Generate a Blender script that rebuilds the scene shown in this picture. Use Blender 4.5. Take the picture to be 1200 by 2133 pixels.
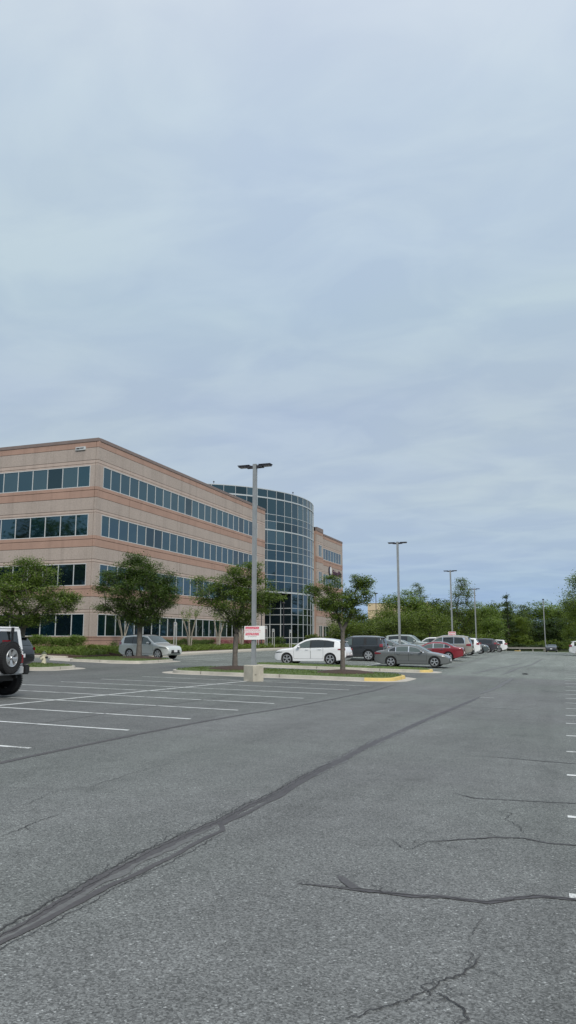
import bpy, bmesh, math, random
import numpy as np
from mathutils import Vector, Matrix

for o in list(bpy.data.objects):
    bpy.data.objects.remove(o)
SC = bpy.context.scene
COL = SC.collection
R = math.radians

# ------------------------------------------------------------------ camera
cam_d = bpy.data.cameras.new('camera')
cam = bpy.data.objects.new('camera', cam_d); COL.objects.link(cam)
cam_d.sensor_fit = 'HORIZONTAL'; cam_d.sensor_width = 36.0
cam_d.lens = 36.0 * 1602 / 1200
cam_d.clip_start = 0.1; cam_d.clip_end = 6000
PITCH, YAW = R(9.393), R(19.813)
Fv = Vector((-math.sin(YAW)*math.cos(PITCH), math.cos(YAW)*math.cos(PITCH), math.sin(PITCH)))
Rv = Vector((math.cos(YAW), math.sin(YAW), 0)); Uv = Rv.cross(Fv)
cam.matrix_world = Matrix(((Rv.x, Uv.x, -Fv.x, 0), (Rv.y, Uv.y, -Fv.y, 0), (Rv.z, Uv.z, -Fv.z, 1.6), (0, 0, 0, 1)))
SC.camera = cam
SC.view_settings.view_transform = 'Standard'; SC.view_settings.look = 'None'
SC.view_settings.exposure = 0.75; SC.view_settings.gamma = 1.0

# ------------------------------------------------------------------ sky and sun
SUN_EL, SUN_AZ = 40, 138            # azimuth measured clockwise from +Y
W = bpy.data.worlds.new('World'); SC.world = W; W.use_nodes = True
nt = W.node_tree; nt.nodes.clear()
def N(tree, kind, **kw):
    n = tree.nodes.new(kind)
    for k, v in kw.items():
        setattr(n, k, v)
    return n
out = N(nt, 'ShaderNodeOutputWorld'); bg = N(nt, 'ShaderNodeBackground'); bg.inputs[1].default_value = 0.1
sky = N(nt, 'ShaderNodeTexSky', sky_type='NISHITA', sun_disc=False)
sky.sun_elevation = R(SUN_EL); sky.sun_rotation = R(SUN_AZ)
sky.air_density = 1.0; sky.dust_density = 1.5
tc = N(nt, 'ShaderNodeTexCoord'); sep = N(nt, 'ShaderNodeSeparateXYZ'); nt.links.new(tc.outputs['Generated'], sep.inputs[0])
ramp = N(nt, 'ShaderNodeValToRGB'); nt.links.new(sep.outputs[2], ramp.inputs[0])
cr = ramp.color_ramp; stops = [(0.0, (.315, .46, .665)), (.055, (.335, .465, .65)), (.10, (.39, .495, .635)), (.19, (.455, .545, .645)),
     (.30, (.435, .525, .645)), (.40, (.47, .58, .67)), (.60, (.53, .63, .75)), (.70, (.60, .675, .79)), (1.0, (1.25, 1.28, 1.32))]
while len(cr.elements) < len(stops): cr.elements.new(0.5)
for e, (p_, c_) in zip(cr.elements, stops): e.position = p_; e.color = (*c_, 1)
def math_n(tree, op, a, b=None, c=None):
    n = N(tree, 'ShaderNodeMath', operation=op)
    for i, v in enumerate((a, b, c)):
        if v is None: continue
        if isinstance(v, (int, float)): n.inputs[i].default_value = v
        else: tree.links.new(v, n.inputs[i])
    return n.outputs[0]
zc = math_n(nt, 'ADD', math_n(nt, 'MAXIMUM', sep.outputs[2], 0.0), 0.12)
cmb = N(nt, 'ShaderNodeCombineXYZ')
nt.links.new(math_n(nt, 'DIVIDE', sep.outputs[0], zc), cmb.inputs[0])
nt.links.new(math_n(nt, 'DIVIDE', sep.outputs[1], zc), cmb.inputs[1])
mpn = N(nt, 'ShaderNodeMapping'); mpn.inputs['Rotation'].default_value = (0, 0, R(25)); mpn.inputs['Scale'].default_value = (1.5, 2.1, 1)
nt.links.new(cmb.outputs[0], mpn.inputs[0])
nz = N(nt, 'ShaderNodeTexNoise'); nz.inputs['Scale'].default_value = 1.9; nz.inputs['Detail'].default_value = 7; nz.inputs['Roughness'].default_value = .5; nz.inputs['Distortion'].default_value = .5
nt.links.new(mpn.outputs[0], nz.inputs['Vector'])
nz2 = N(nt, 'ShaderNodeTexNoise'); nz2.inputs['Scale'].default_value = .55; nz2.inputs['Detail'].default_value = 3
nt.links.new(mpn.outputs[0], nz2.inputs['Vector'])
mr = N(nt, 'ShaderNodeMapRange'); mr.inputs[1].default_value = .40; mr.inputs[2].default_value = .64; nt.links.new(nz.outputs[0], mr.inputs[0])
mr2 = N(nt, 'ShaderNodeMapRange'); mr2.inputs[1].default_value = .35; mr2.inputs[2].default_value = .65; nt.links.new(nz2.outputs[0], mr2.inputs[0])
mixw = N(nt, 'ShaderNodeMix', data_type='RGBA', blend_type='MULTIPLY'); mixw.inputs[0].default_value = 1
cc = N(nt, 'ShaderNodeMix', data_type='RGBA'); cc.inputs[6].default_value = (.945, .955, .975, 1); cc.inputs[7].default_value = (1.07, 1.06, 1.025, 1)
nt.links.new(mr.outputs[0], cc.inputs[0])
cc2 = N(nt, 'ShaderNodeMix', data_type='RGBA'); cc2.inputs[6].default_value = (.965, .975, 1.015, 1); cc2.inputs[7].default_value = (1.03, 1.03, .99, 1)
nt.links.new(mr2.outputs[0], cc2.inputs[0])
nt.links.new(ramp.outputs[0], mixw.inputs[6]); nt.links.new(cc.outputs[2], mixw.inputs[7])
mixx = N(nt, 'ShaderNodeMix', data_type='RGBA', blend_type='MULTIPLY'); mixx.inputs[0].default_value = 1
nt.links.new(mixw.outputs[2], mixx.inputs[6]); nt.links.new(cc2.outputs[2], mixx.inputs[7])
vm = N(nt, 'ShaderNodeVectorMath', operation='SCALE'); vm.inputs['Scale'].default_value = 6.15; nt.links.new(mixx.outputs[2], vm.inputs[0])
fin = N(nt, 'ShaderNodeMix', data_type='RGBA'); fin.inputs[0].default_value = .96
nt.links.new(sky.outputs[0], fin.inputs[6]); nt.links.new(vm.outputs[0], fin.inputs[7])
nt.links.new(fin.outputs[2], bg.inputs[0]); nt.links.new(bg.outputs[0], out.inputs[0])

sun_d = bpy.data.lights.new('sun', 'SUN'); sun_d.energy = 1.5; sun_d.angle = R(16); sun_d.color = (1, .95, .87)
sun = bpy.data.objects.new('sun', sun_d); COL.objects.link(sun)
sdir = Vector((math.sin(R(SUN_AZ))*math.cos(R(SUN_EL)), math.cos(R(SUN_AZ))*math.cos(R(SUN_EL)), math.sin(R(SUN_EL))))
sun.rotation_euler = sdir.to_track_quat('Z', 'Y').to_euler(); sun.location = (0, 0, 50)

# ------------------------------------------------------------------ helpers
YP = [-100, 0, 32, 48, 60, 80, 95, 115, 145, 200, 1000]
ZP = [0.3, 0, -.40, -.40, -.27, -.17, -.2, -.4, -.65, -.8, -1.0]
def g(x, y):
    return float(np.interp(y, YP, ZP)) - .021*min(max(x, -150), 30)

def prop(o, label=None, cat=None, group=None, kind=None):
    if label: o['label'] = label
    if cat: o['category'] = cat
    if group: o['group'] = group
    if kind: o['kind'] = kind
    return o

class MB:
    def __init__(s): s.v = []; s.f = []; s.m = []
    def add(s, vs, fs, m=0):
        b = len(s.v); s.v += [tuple(p) for p in vs]; s.f += [tuple(b+i for i in f) for f in fs]; s.m += [m]*len(fs); return s
    def box(s, x0, x1, y0, y1, z0, z1, m=0, M=None):
        vs = [Vector((x, y, z)) for x in (x0, x1) for y in (y0, y1) for z in (z0, z1)]
        if M is not None: vs = [M @ p for p in vs]
        return s.add(vs, [(0,1,3,2),(4,6,7,5),(0,4,5,1),(2,3,7,6),(0,2,6,4),(1,5,7,3)], m)
    def tube(s, p0, p1, r0, r1=None, n=10, m=0, caps=True):
        p0, p1 = Vector(p0), Vector(p1); r1 = r0 if r1 is None else r1
        q = (p1-p0).to_track_quat('Z', 'Y'); vs = []
        for p, r in ((p0, r0), (p1, r1)):
            for i in range(n):
                a = 2*math.pi*i/n; vs.append(p + q @ Vector((r*math.cos(a), r*math.sin(a), 0)))
        fs = [(i, (i+1) % n, n+(i+1) % n, n+i) for i in range(n)]
        if caps: fs += [tuple(range(n-1, -1, -1)), tuple(range(n, 2*n))]
        return s.add(vs, fs, m)
    def lathe(s, prof, n=24, axis='z', c=(0,0,0), m=0, close=False):
        c = Vector(c); vs = []
        for (r, h) in prof:
            for i in range(n):
                a = 2*math.pi*i/n
                if axis == 'z': p = Vector((r*math.cos(a), r*math.sin(a), h))
                else: p = Vector((r*math.cos(a), h, r*math.sin(a)))
                vs.append(c+p)
        k = len(prof); fs = []
        for j in range(k-1 if not close else k):
            j2 = (j+1) % k
            for i in range(n):
                fs.append((j*n+i, j*n+(i+1) % n, j2*n+(i+1) % n, j2*n+i))
        return s.add(vs, fs, m)
    def grid(s, P, m=0):          # P[i][j] points
        a, b = len(P), len(P[0]); vs = [p for row in P for p in row]
        return s.add(vs, [(i*b+j, i*b+j+1, (i+1)*b+j+1, (i+1)*b+j) for i in range(a-1) for j in range(b-1)], m)
    def mesh(s, name, mats, smooth=False, sharp=35):
        me = bpy.data.meshes.new(name); me.from_pydata(s.v, [], s.f)
        mats = mats if isinstance(mats, (list, tuple)) else [mats]
        for m in mats: me.materials.append(m)
        me.polygons.foreach_set('material_index', s.m)
        if smooth:
            me.polygons.foreach_set('use_smooth', [True]*len(s.f)); me.update()
            me.set_sharp_from_angle(angle=R(sharp))
        me.update(); return me
    def build(s, name, mats, parent=None, smooth=False, loc=None, rz=0):
        return put(name, s.mesh(name, mats, smooth), parent, loc, rz)

def put(name, me, parent=None, loc=None, rz=0):
    o = bpy.data.objects.new(name, me); COL.objects.link(o)
    if parent is not None: o.parent = parent
    if loc is not None: o.location = loc
    if rz: o.rotation_euler = (0, 0, rz)
    return o
def empty(name, loc, rz=0):
    o = bpy.data.objects.new(name, None); COL.objects.link(o); o.location = loc; o.rotation_euler = (0, 0, rz); o.empty_display_size = .3
    return o
def copy_tree(o, parent=None):
    c = o.copy(); COL.objects.link(c)
    if parent is not None: c.parent = parent
    for ch in list(o.children): copy_tree(ch, c)
    return c

# ------------------------------------------------------------------ materials
def pmat(name, col, rough=.8, metal=0.0, spec=.5, ior=1.5, coat=0, var=None, bump=None, tint=None):
    """var=(scale, amount, detail): brightness noise; bump=(scale, strength, distance)"""
    m = bpy.data.materials.new(name); m.use_nodes = True; t = m.node_tree; b = t.nodes['Principled BSDF']
    b.inputs['Base Color'].default_value = (*col, 1); b.inputs['Roughness'].default_value = rough
    b.inputs['Metallic'].default_value = metal; b.inputs['IOR'].default_value = ior
    b.inputs['Specular IOR Level'].default_value = spec
    if coat: b.inputs['Coat Weight'].default_value = coat; b.inputs['Coat Roughness'].default_value = .04
    if tint: b.inputs['Specular Tint'].default_value = (*tint, 1)
    co = N(t, 'ShaderNodeTexCoord') if (var or bump) else None
    if var:
        prev = None
        vs_ = var if isinstance(var[0], (tuple, list)) else [var]
        last = None
        for (sc, am, de) in vs_:
            n = N(t, 'ShaderNodeTexNoise'); n.inputs['Scale'].default_value = sc; n.inputs['Detail'].default_value = de
            t.links.new(co.outputs['Object'], n.inputs['Vector'])
            r_ = N(t, 'ShaderNodeMapRange'); r_.inputs[1].default_value = .3; r_.inputs[2].default_value = .7
            r_.inputs[3].default_value = 1-am; r_.inputs[4].default_value = 1+am
            t.links.new(n.outputs[0], r_.inputs[0])
            last = r_.outputs[0] if last is None else math_n(t, 'MULTIPLY', last, r_.outputs[0])
        h = N(t, 'ShaderNodeVectorMath', operation='SCALE'); h.inputs[0].default_value = col
        t.links.new(last, h.inputs['Scale']); t.links.new(h.outputs[0], b.inputs['Base Color'])
    if bump:
        n = N(t, 'ShaderNodeTexNoise'); n.inputs['Scale'].default_value = bump[0]; n.inputs['Detail'].default_value = 4
        t.links.new(co.outputs['Object'], n.inputs['Vector'])
        bp = N(t, 'ShaderNodeBump'); bp.inputs['Strength'].default_value = bump[1]; bp.inputs['Distance'].default_value = bump[2]
        t.links.new(n.outputs[0], bp.inputs['Height']); t.links.new(bp.outputs[0], b.inputs['Normal'])
    return m

def streaks(m, col, am=.16):
    t = m.node_tree; b = t.nodes['Principled BSDF']; co = N(t, 'ShaderNodeTexCoord'); mp_ = N(t, 'ShaderNodeMapping'); mp_.inputs['Scale'].default_value = (1.5, 1.5, .10)
    n = N(t, 'ShaderNodeTexNoise'); n.inputs['Scale'].default_value = 1.0; n.inputs['Detail'].default_value = 5; n.inputs['Roughness'].default_value = .65
    t.links.new(co.outputs['Object'], mp_.inputs[0]); t.links.new(mp_.outputs[0], n.inputs['Vector'])
    r_ = N(t, 'ShaderNodeMapRange'); r_.inputs[1].default_value = .28; r_.inputs[2].default_value = .5; r_.inputs[3].default_value = 1-am; r_.inputs[4].default_value = 1.02; t.links.new(n.outputs[0], r_.inputs[0])
    src = b.inputs['Base Color'].links[0].from_socket; h = N(t, 'ShaderNodeVectorMath', operation='SCALE'); t.links.new(src, h.inputs[0]); t.links.new(r_.outputs[0], h.inputs['Scale']); t.links.new(h.outputs[0], b.inputs['Base Color'])
def asphalt_mat():
    m = bpy.data.materials.new('asphalt'); m.use_nodes = True; t = m.node_tree; b = t.nodes['Principled BSDF']
    b.inputs['Roughness'].default_value = .85; b.inputs['Specular IOR Level'].default_value = .35
    co = N(t, 'ShaderNodeTexCoord')
    def noise(sc, de=4, ro=.5, st=None):
        n = N(t, 'ShaderNodeTexNoise'); n.inputs['Scale'].default_value = sc; n.inputs['Detail'].default_value = de; n.inputs['Roughness'].default_value = ro
        if st:
            mp_ = N(t, 'ShaderNodeMapping'); mp_.inputs['Scale'].default_value = st; t.links.new(co.outputs['Object'], mp_.inputs[0]); t.links.new(mp_.outputs[0], n.inputs['Vector'])
        else: t.links.new(co.outputs['Object'], n.inputs['Vector'])
        return n.outputs[0]
    def rng(v, a, b_, c, d):
        r_ = N(t, 'ShaderNodeMapRange'); r_.inputs[1].default_value = a; r_.inputs[2].default_value = b_; r_.inputs[3].default_value = c; r_.inputs[4].default_value = d
        t.links.new(v, r_.inputs[0]); return r_.outputs[0]
    vor = N(t, 'ShaderNodeTexVoronoi'); vor.inputs['Scale'].default_value = 95; t.links.new(co.outputs['Object'], vor.inputs['Vector'])
    sp = N(t, 'ShaderNodeSeparateColor'); t.links.new(vor.outputs['Color'], sp.inputs[0])
    agg = rng(sp.outputs[0], 0, 1, .50, 1.42)
    bright = rng(sp.outputs[1], .93, 1.0, 1.0, 2.0)          # sparse pale chips
    v2 = N(t, 'ShaderNodeTexVoronoi'); v2.inputs['Scale'].default_value = 210; t.links.new(co.outputs['Object'], v2.inputs['Vector'])
    sp2 = N(t, 'ShaderNodeSeparateColor'); t.links.new(v2.outputs['Color'], sp2.inputs[0])
    agg2 = rng(sp2.outputs[0], 0, 1, .78, 1.22)
    pores = rng(noise(60, 3, .7), .35, .48, .72, 1.0)
    mid = rng(noise(2.2, 5, .6), .3, .7, .90, 1.10)
    big = rng(noise(.16, 4, .55), .3, .7, .88, 1.12)
    streak = rng(noise(.5, 5, .6, (1.6, .22, 1)), .35, .65, .93, 1.07)
    f_ = agg
    for q in (bright, agg2, pores, mid, big, streak): f_ = math_n(t, 'MULTIPLY', f_, q)
    tint = N(t, 'ShaderNodeMix', data_type='RGBA'); tint.inputs[6].default_value = (.146, .152, .150, 1); tint.inputs[7].default_value = (.146, .163, .150, 1)
    
    # the newer, darker seal coat of the stall area left of the aisle
    sx = N(t, 'ShaderNodeSeparateXYZ'); t.links.new(co.outputs['Object'], sx.inputs[0])
    edge = math_n(t, 'ADD', sx.outputs[0], rng(noise(.9, 4, .6), .3, .7, -.35, .35))
    seal = rng(edge, -7.3, -6.9, .84, 1.0)
    f_ = math_n(t, 'MULTIPLY', f_, seal)
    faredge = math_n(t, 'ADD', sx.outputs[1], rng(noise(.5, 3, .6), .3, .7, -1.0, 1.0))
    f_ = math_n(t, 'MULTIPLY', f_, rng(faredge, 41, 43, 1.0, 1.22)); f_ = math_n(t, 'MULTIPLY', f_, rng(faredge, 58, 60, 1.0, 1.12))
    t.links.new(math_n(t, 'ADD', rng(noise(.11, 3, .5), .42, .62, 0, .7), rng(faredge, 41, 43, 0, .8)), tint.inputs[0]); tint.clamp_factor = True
    # stains: tyre-worn wheel tracks and oil drips in the stalls
    tr = rng(noise(1.1, 5, .65, (1, .08, 1)), .38, .5, .90, 1.0); f_ = math_n(t, 'MULTIPLY', f_, tr)
    oil = rng(noise(.75, 2, .5), .26, .34, .80, 1.0); f_ = math_n(t, 'MULTIPLY', f_, oil)
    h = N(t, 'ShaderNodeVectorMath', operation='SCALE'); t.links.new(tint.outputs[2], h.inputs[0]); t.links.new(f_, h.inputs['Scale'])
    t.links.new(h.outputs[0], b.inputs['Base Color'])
    bp = N(t, 'ShaderNodeBump'); bp.inputs['Strength'].default_value = .6; bp.inputs['Distance'].default_value = .004
    t.links.new(sp.outputs[0], bp.inputs['Height']); t.links.new(bp.outputs[0], b.inputs['Normal'])
    return m

def leaf_mat(name, a, bcol, trans=.25, rough=.55):
    m = bpy.data.materials.new(name); m.use_nodes = True; t = m.node_tree; b = t.nodes['Principled BSDF']
    at = N(t, 'ShaderNodeAttribute', attribute_name='tint')
    mx = N(t, 'ShaderNodeMix', data_type='RGBA'); mx.inputs[6].default_value = (*a, 1); mx.inputs[7].default_value = (*bcol, 1)
    t.links.new(at.outputs['Fac'], mx.inputs[0]); t.links.new(mx.outputs[2], b.inputs['Base Color'])
    b.inputs['Roughness'].default_value = rough; b.inputs['Specular IOR Level'].default_value = .3
    tr = N(t, 'ShaderNodeBsdfTranslucent'); hs = N(t, 'ShaderNodeVectorMath', operation='MULTIPLY'); hs.inputs[1].default_value = (1.3, 1.5, .6)
    t.links.new(mx.outputs[2], hs.inputs[0]); t.links.new(hs.outputs[0], tr.inputs[0])
    ms = N(t, 'ShaderNodeMixShader'); ms.inputs[0].default_value = trans
    t.links.new(b.outputs[0], ms.inputs[1]); t.links.new(tr.outputs[0], ms.inputs[2]); t.links.new(ms.outputs[0], t.nodes['Material Output'].inputs[0])
    return m

def glass_mat(name, base, refl, var=.25):
    m = pmat(name, base, rough=.03, ior=refl, spec=.5, tint=(.52, .84, .96)); t = m.node_tree; b = t.nodes['Principled BSDF']
    co = N(t, 'ShaderNodeTexCoord'); n = N(t, 'ShaderNodeTexNoise'); n.inputs['Scale'].default_value = .35; n.inputs['Detail'].default_value = 2
    t.links.new(co.outputs['Object'], n.inputs['Vector'])
    bp = N(t, 'ShaderNodeBump'); bp.inputs['Strength'].default_value = .12; bp.inputs['Distance'].default_value = .05
    t.links.new(n.outputs[0], bp.inputs['Height']); t.links.new(bp.outputs[0], b.inputs['Normal'])
    return m

M_asph = asphalt_mat()

M_seal = pmat('crack_sealant', (.068, .065, .067), .65, var=((8, .15, 4), (60, .15, 2)))
def seal_mat(name, a, b_):
    m = pmat(name, a, .6); t = m.node_tree; b = t.nodes['Principled BSDF']; co = N(t, 'ShaderNodeTexCoord'); f_ = None
    for sc_i in (5, 34):
        n = N(t, 'ShaderNodeTexNoise'); n.inputs['Scale'].default_value = sc_i; n.inputs['Detail'].default_value = 6; n.inputs['Roughness'].default_value = .7; t.links.new(co.outputs['Object'], n.inputs['Vector'])
        r_ = N(t, 'ShaderNodeMapRange'); r_.inputs[1].default_value = .38; r_.inputs[2].default_value = .62; t.links.new(n.outputs[0], r_.inputs[0]); f_ = r_.outputs[0] if f_ is None else math_n(t, 'MULTIPLY', f_, r_.outputs[0])
    mx = N(t, 'ShaderNodeMix', data_type='RGBA'); mx.inputs[6].default_value = (*a, 1); mx.inputs[7].default_value = (*b_, 1)
    t.links.new(f_, mx.inputs[0]); t.links.new(mx.outputs[2], b.inputs['Base Color']); return m
def wear_mat(name, base, paint_, lo, hi, sc1=3.5, sc2=60):
    m = pmat(name, base, .8); t = m.node_tree; b = t.nodes['Principled BSDF']; co = N(t, 'ShaderNodeTexCoord')
    ns = []
    for sc_i, de in ((sc1, 5), (sc2, 3)):
        n = N(t, 'ShaderNodeTexNoise'); n.inputs['Scale'].default_value = sc_i; n.inputs['Detail'].default_value = de; t.links.new(co.outputs['Object'], n.inputs['Vector']); ns.append(n.outputs[0])
    r_ = N(t, 'ShaderNodeMapRange'); r_.inputs[1].default_value = lo; r_.inputs[2].default_value = hi; t.links.new(math_n(t, 'ADD', math_n(t, 'MULTIPLY', ns[0], .5), math_n(t, 'MULTIPLY', ns[1], .5)), r_.inputs[0])
    mx = N(t, 'ShaderNodeMix', data_type='RGBA'); mx.inputs[6].default_value = (*base, 1); mx.inputs[7].default_value = (*paint_, 1)
    t.links.new(r_.outputs[0], mx.inputs[0]); t.links.new(mx.outputs[2], b.inputs['Base Color']); return m
M_yel = wear_mat('kerb_yellow', (.36, .31, .20), (.62, .46, .16), .36, .50, 2.5, 30)
M_white = wear_mat('marking_paint', (.20, .205, .20), (.66, .68, .67), .38, .50)
M_seal = seal_mat('crack_sealant', (.055, .050, .052), (.088, .086, .086))
M_seal2 = seal_mat('crack_sealant_worn', (.095, .094, .093), (.15, .155, .15))
M_crack = pmat('crack_dark', (.040, .040, .042), .9, var=(20, .3, 3))
M_grass = pmat('grass', (.085, .125, .034), .9, var=((9, .3, 5), (70, .25, 2)), bump=(60, .5, .02))
M_field = pmat('far_ground', (.06, .085, .03), .95, var=((.3, .25, 5), (4, .25, 3)))
M_mulch = pmat('mulch', (.060, .038, .028), .95, var=((40, .45, 4),), bump=(18, .35, .012))
M_conc = pmat('concrete', (.46, .43, .37), .85, var=((1.2, .1, 5), (18, .08, 4)), bump=(40, .2, .003))
M_kerb = pmat('kerb_concrete', (.40, .38, .33), .85, var=((1.5, .15, 5), (20, .1, 4)))
M_gut = pmat('gutter_concrete', (.44, .41, .36), .85, var=((1.3, .12, 5), (22, .1, 4)))
M_base = pmat('lamp_footing_concrete', (.42, .39, .32), .88, var=((3, .14, 6), (25, .10, 4)), bump=(30, .4, .004))

M_joint = pmat('joint_dark', (.06, .05, .045), .95)
M_gran = pmat('facade_aggregate', (.375, .315, .275), .9, var=((7, .10, 3), (28, .13, 3), (.5, .05, 3)), bump=(30, .3, .01))
M_smooth = pmat('facade_smooth', (.44, .355, .305), .85, var=((.8, .06, 4), (12, .04, 3)))
M_pink = pmat('facade_terracotta', (.365, .235, .182), .85, var=((.7, .08, 4), (14, .05, 3)))
for m_ in (M_gran, M_smooth, M_pink): streaks(m_, None)
M_cap = pmat('parapet_cap', (.20, .155, .14), .7, var=(2, .08, 3))
M_groove = pmat('facade_joint', (.16, .09, .07), .9)
M_grid = pmat('mullion_grey', (.40, .43, .44), .4)
M_frame = pmat('window_frame_white', (.50, .52, .52), .45, var=(2, .05, 2))
M_glass = glass_mat('office_glass', (.004, .009, .012), 2.25)
GL = [M_glass, glass_mat('office_glass_teal', (.003, .013, .019), 2.2), glass_mat('office_glass_blind', (.022, .032, .036), 2.25), glass_mat('office_glass_black', (.002, .003, .004), 1.9)]
M_glasst = glass_mat('curtain_glass', (.005, .009, .012), 2.1)
M_roof = pmat('roof_membrane', (.3, .3, .3), .9)
M_soff = pmat('soffit', (.10, .10, .10), .8)
M_pole = pmat('galvanised_pole', (.27, .285, .29), .5, metal=.15, var=((4, .08, 3),))
M_dark = pmat('fixture_dark', (.035, .033, .04), .5)
M_led = pmat('led_panel', (.30, .27, .27), .4)
M_bark = pmat('bark', (.13, .115, .10), .95, var=((6, .25, 5), (30, .2, 4)), bump=(25, .8, .02))
M_barkd = pmat('bark_dark', (.045, .038, .032), .95, var=((6, .25, 5),))
M_barkp = pmat('bark_pale', (.30, .27, .22), .9, var=((7, .22, 5),))
M_leafA = leaf_mat('leaf_zelkova', (.032, .062, .016), (.195, .260, .062), .34)
M_leafB = leaf_mat('leaf_deep', (.022, .046, .015), (.130, .190, .050), .34)
M_leafC = leaf_mat('leaf_light', (.060, .105, .024), (.21, .28, .065), .32)
M_leafD = leaf_mat('leaf_wood', (.028, .055, .013), (.195, .245, .052), .34)
M_leafE = leaf_mat('leaf_wood_dark', (.018, .038, .016), (.075, .115, .038), .3)
M_leafF = leaf_mat('leaf_wood_bright', (.065, .105, .02), (.20, .25, .05), .35)
M_flower = leaf_mat('azalea', (.05, .02, .02), (.52, .16, .20), .15)
M_lawn = leaf_mat('grass_blade', (.055, .090, .020), (.135, .19, .045), .2)
M_liri = leaf_mat('liriope_blade', (.060, .10, .018), (.18, .24, .05), .2)
M_tyre = pmat('tyre_rubber', (.012, .012, .013), .85, var=(30, .2, 2))
M_rim = pmat('alloy_rim', (.55, .56, .57), .3, metal=.7)
M_rimd = pmat('wheel_well', (.008, .008, .009), .9)
M_cglass = pmat('car_glass', (.012, .016, .017), .03, ior=1.7)
M_cglassl = pmat('car_glass_pale', (.07, .095, .09), .04, ior=1.7)
M_trim = pmat('black_trim', (.015, .015, .016), .5)
M_chrome = pmat('chrome', (.7, .71, .72), .15, metal=1)
M_red = pmat('tail_lamp', (.20, .012, .02), .12, coat=1)
M_lamp = pmat('head_lamp', (.26, .28, .29), .08, metal=.4, coat=1)
M_amber = pmat('amber_lamp', (.6, .30, .12), .15, coat=1)
M_plate = pmat('number_plate', (.65, .66, .68), .4)
M_signw = pmat('sign_white', (.78, .78, .76), .5)
M_signr = pmat('sign_red', (.62, .03, .09), .5)
M_signg = pmat('sign_pink_band', (.62, .03, .09), .5)
M_wood = pmat('weathered_wood', (.30, .29, .27), .85, var=((6, .15, 4),))
M_tan = pmat('tan_facade', (.60, .47, .31), .85, var=((.3, .05, 3),))
M_hyd = pmat('hydrant_paint', (.62, .58, .45), .6, var=((12, .12, 4),))
M_pur = pmat('sign_letters', (.065, .018, .05), .5)
M_purd = pmat('sign_disc', (.02, .015, .03), .4)
M_stain = pmat('wall_streak', (.25, .2, .18), .9)
def paint(name, col, metal=0.0, rough=.35): return pmat('paint_'+name, col, rough, metal=metal, coat=1)
P_white = paint('white', (.78, .79, .80)); P_silver = paint('silver', (.55, .58, .565), .2); P_dgrey = paint('dark_grey', (.035, .04, .046), .3)
P_grey = paint('grey', (.15, .16, .16), .3); P_red = paint('red', (.22, .012, .022), .15); P_beige = paint('champagne', (.33, .31, .275), .35)
P_green = paint('silver_green', (.36, .40, .385), .35); P_slate = paint('slate', (.17, .185, .195), .35); P_brown = paint('brown', (.21, .175, .155), .35)
P_black = paint('black', (.014, .015, .018), .2); P_teal = paint('teal_grey', (.075, .095, .10), .35); P_purp = paint('plum', (.055, .05, .06), .3)

# ------------------------------------------------------------------ ground, asphalt, markings
KN = [y for y in YP if -100 < y < 1000]
def strip_clip(poly, ya, yb):
    def clip(ps, keep, yv):
        out_ = []
        for i in range(len(ps)):
            a, b = ps[i], ps[(i+1) % len(ps)]
            ka, kb = keep(a[1]), keep(b[1])
            if ka: out_.append(a)
            if ka != kb:
                t_ = (yv-a[1])/(b[1]-a[1]); out_.append((a[0]+t_*(b[0]-a[0]), yv))
        return out_
    p = clip(poly, lambda y: y >= ya, ya)
    return clip(p, lambda y: y <= yb, yb) if len(p) > 2 else []
def drape(mb, poly, dz, m=0):
    ys = [p[1] for p in poly]; ks = [-1e4]+[k for k in YP if min(ys) < k < max(ys)]+[1e4]
    ar = sum(poly[i][0]*poly[(i+1) % len(poly)][1]-poly[(i+1) % len(poly)][0]*poly[i][1] for i in range(len(poly)))
    if ar < 0: poly = poly[::-1]
    for a, b in zip(ks, ks[1:]):
        q = strip_clip(poly, a, b)
        if len(q) > 2:
            mb.add([(x, y, g(x, y)+dz) for x, y in q], [tuple(range(len(q)))], m)
gx = [-3000, -600, -150, -60, 30, 300, 3000]; gy = [-600, -100] + KN + [1000, 5000]
mb = MB(); mb.grid([[(x, y, g(x, y)-.03) for y in gy] for x in gx][::-1])
prop(mb.build('ground', M_field), kind='structure')
mb = MB(); drape(mb, [(-100, -80), (30, -80), (30, 141), (-60, 141), (-60, 118), (-36, 118), (-36, 92), (-29.2, 92), (-29.2, 50), (-34, 46), (-100, 46)], 0)
prop(mb.build('asphalt', M_asph), kind='structure')

mk = MB()
def line(x0, y0, x1, y1, w=.1, dz=.004):
    d = Vector((x1-x0, y1-y0)).normalized(); n = Vector((-d.y, d.x))*w/2
    drape(mk, [(x0-n.x, y0-n.y), (x1-n.x, y1-n.y), (x1+n.x, y1+n.y), (x0+n.x, y0+n.y)], dz)
yl = [7.0, 9.62, 12.32, 14.73, 17.2, 19.6, 22.03, 24.42, 27.06, 30.2]
for i, y in enumerate(yl):
    xe = -7.45
    line(-17.6, y-.12, xe, y, .105)
line(-12.5, 6, -12.6, 30.0, .105, .006)
line(-12.3, 31.0, -10.9, 31.6, .09)
for i in range(26):
    y = 47.7+i*2.6
    if y < 113: line(-17.6, y, -7.9, y, .105)
line(-12.55, 46, -12.6, 112, .105, .006)
for i in range(24):
    y = 47.9+i*2.6
    if y < 92: line(-28.9, y+.4, -23.4, y, .11)
for i in range(2):
    line(-28, 25.2+i*2.7, -22.8, 25.2+i*2.7, .11)
yr = [5.72, 8.31, 10.98, 13.45, 15.9, 18.5, 20.7, 23.1, 25.5, 27.9, 30.4]
while yr[-1] < 128: yr.append(yr[-1]+2.55)
for y in yr:
    x0 = -.06-.0055*y
    line(x0, y, x0+5.4, y+.05, .10)
line(-2.85, 26.28, -2.4, 26.3, .07)
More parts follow.
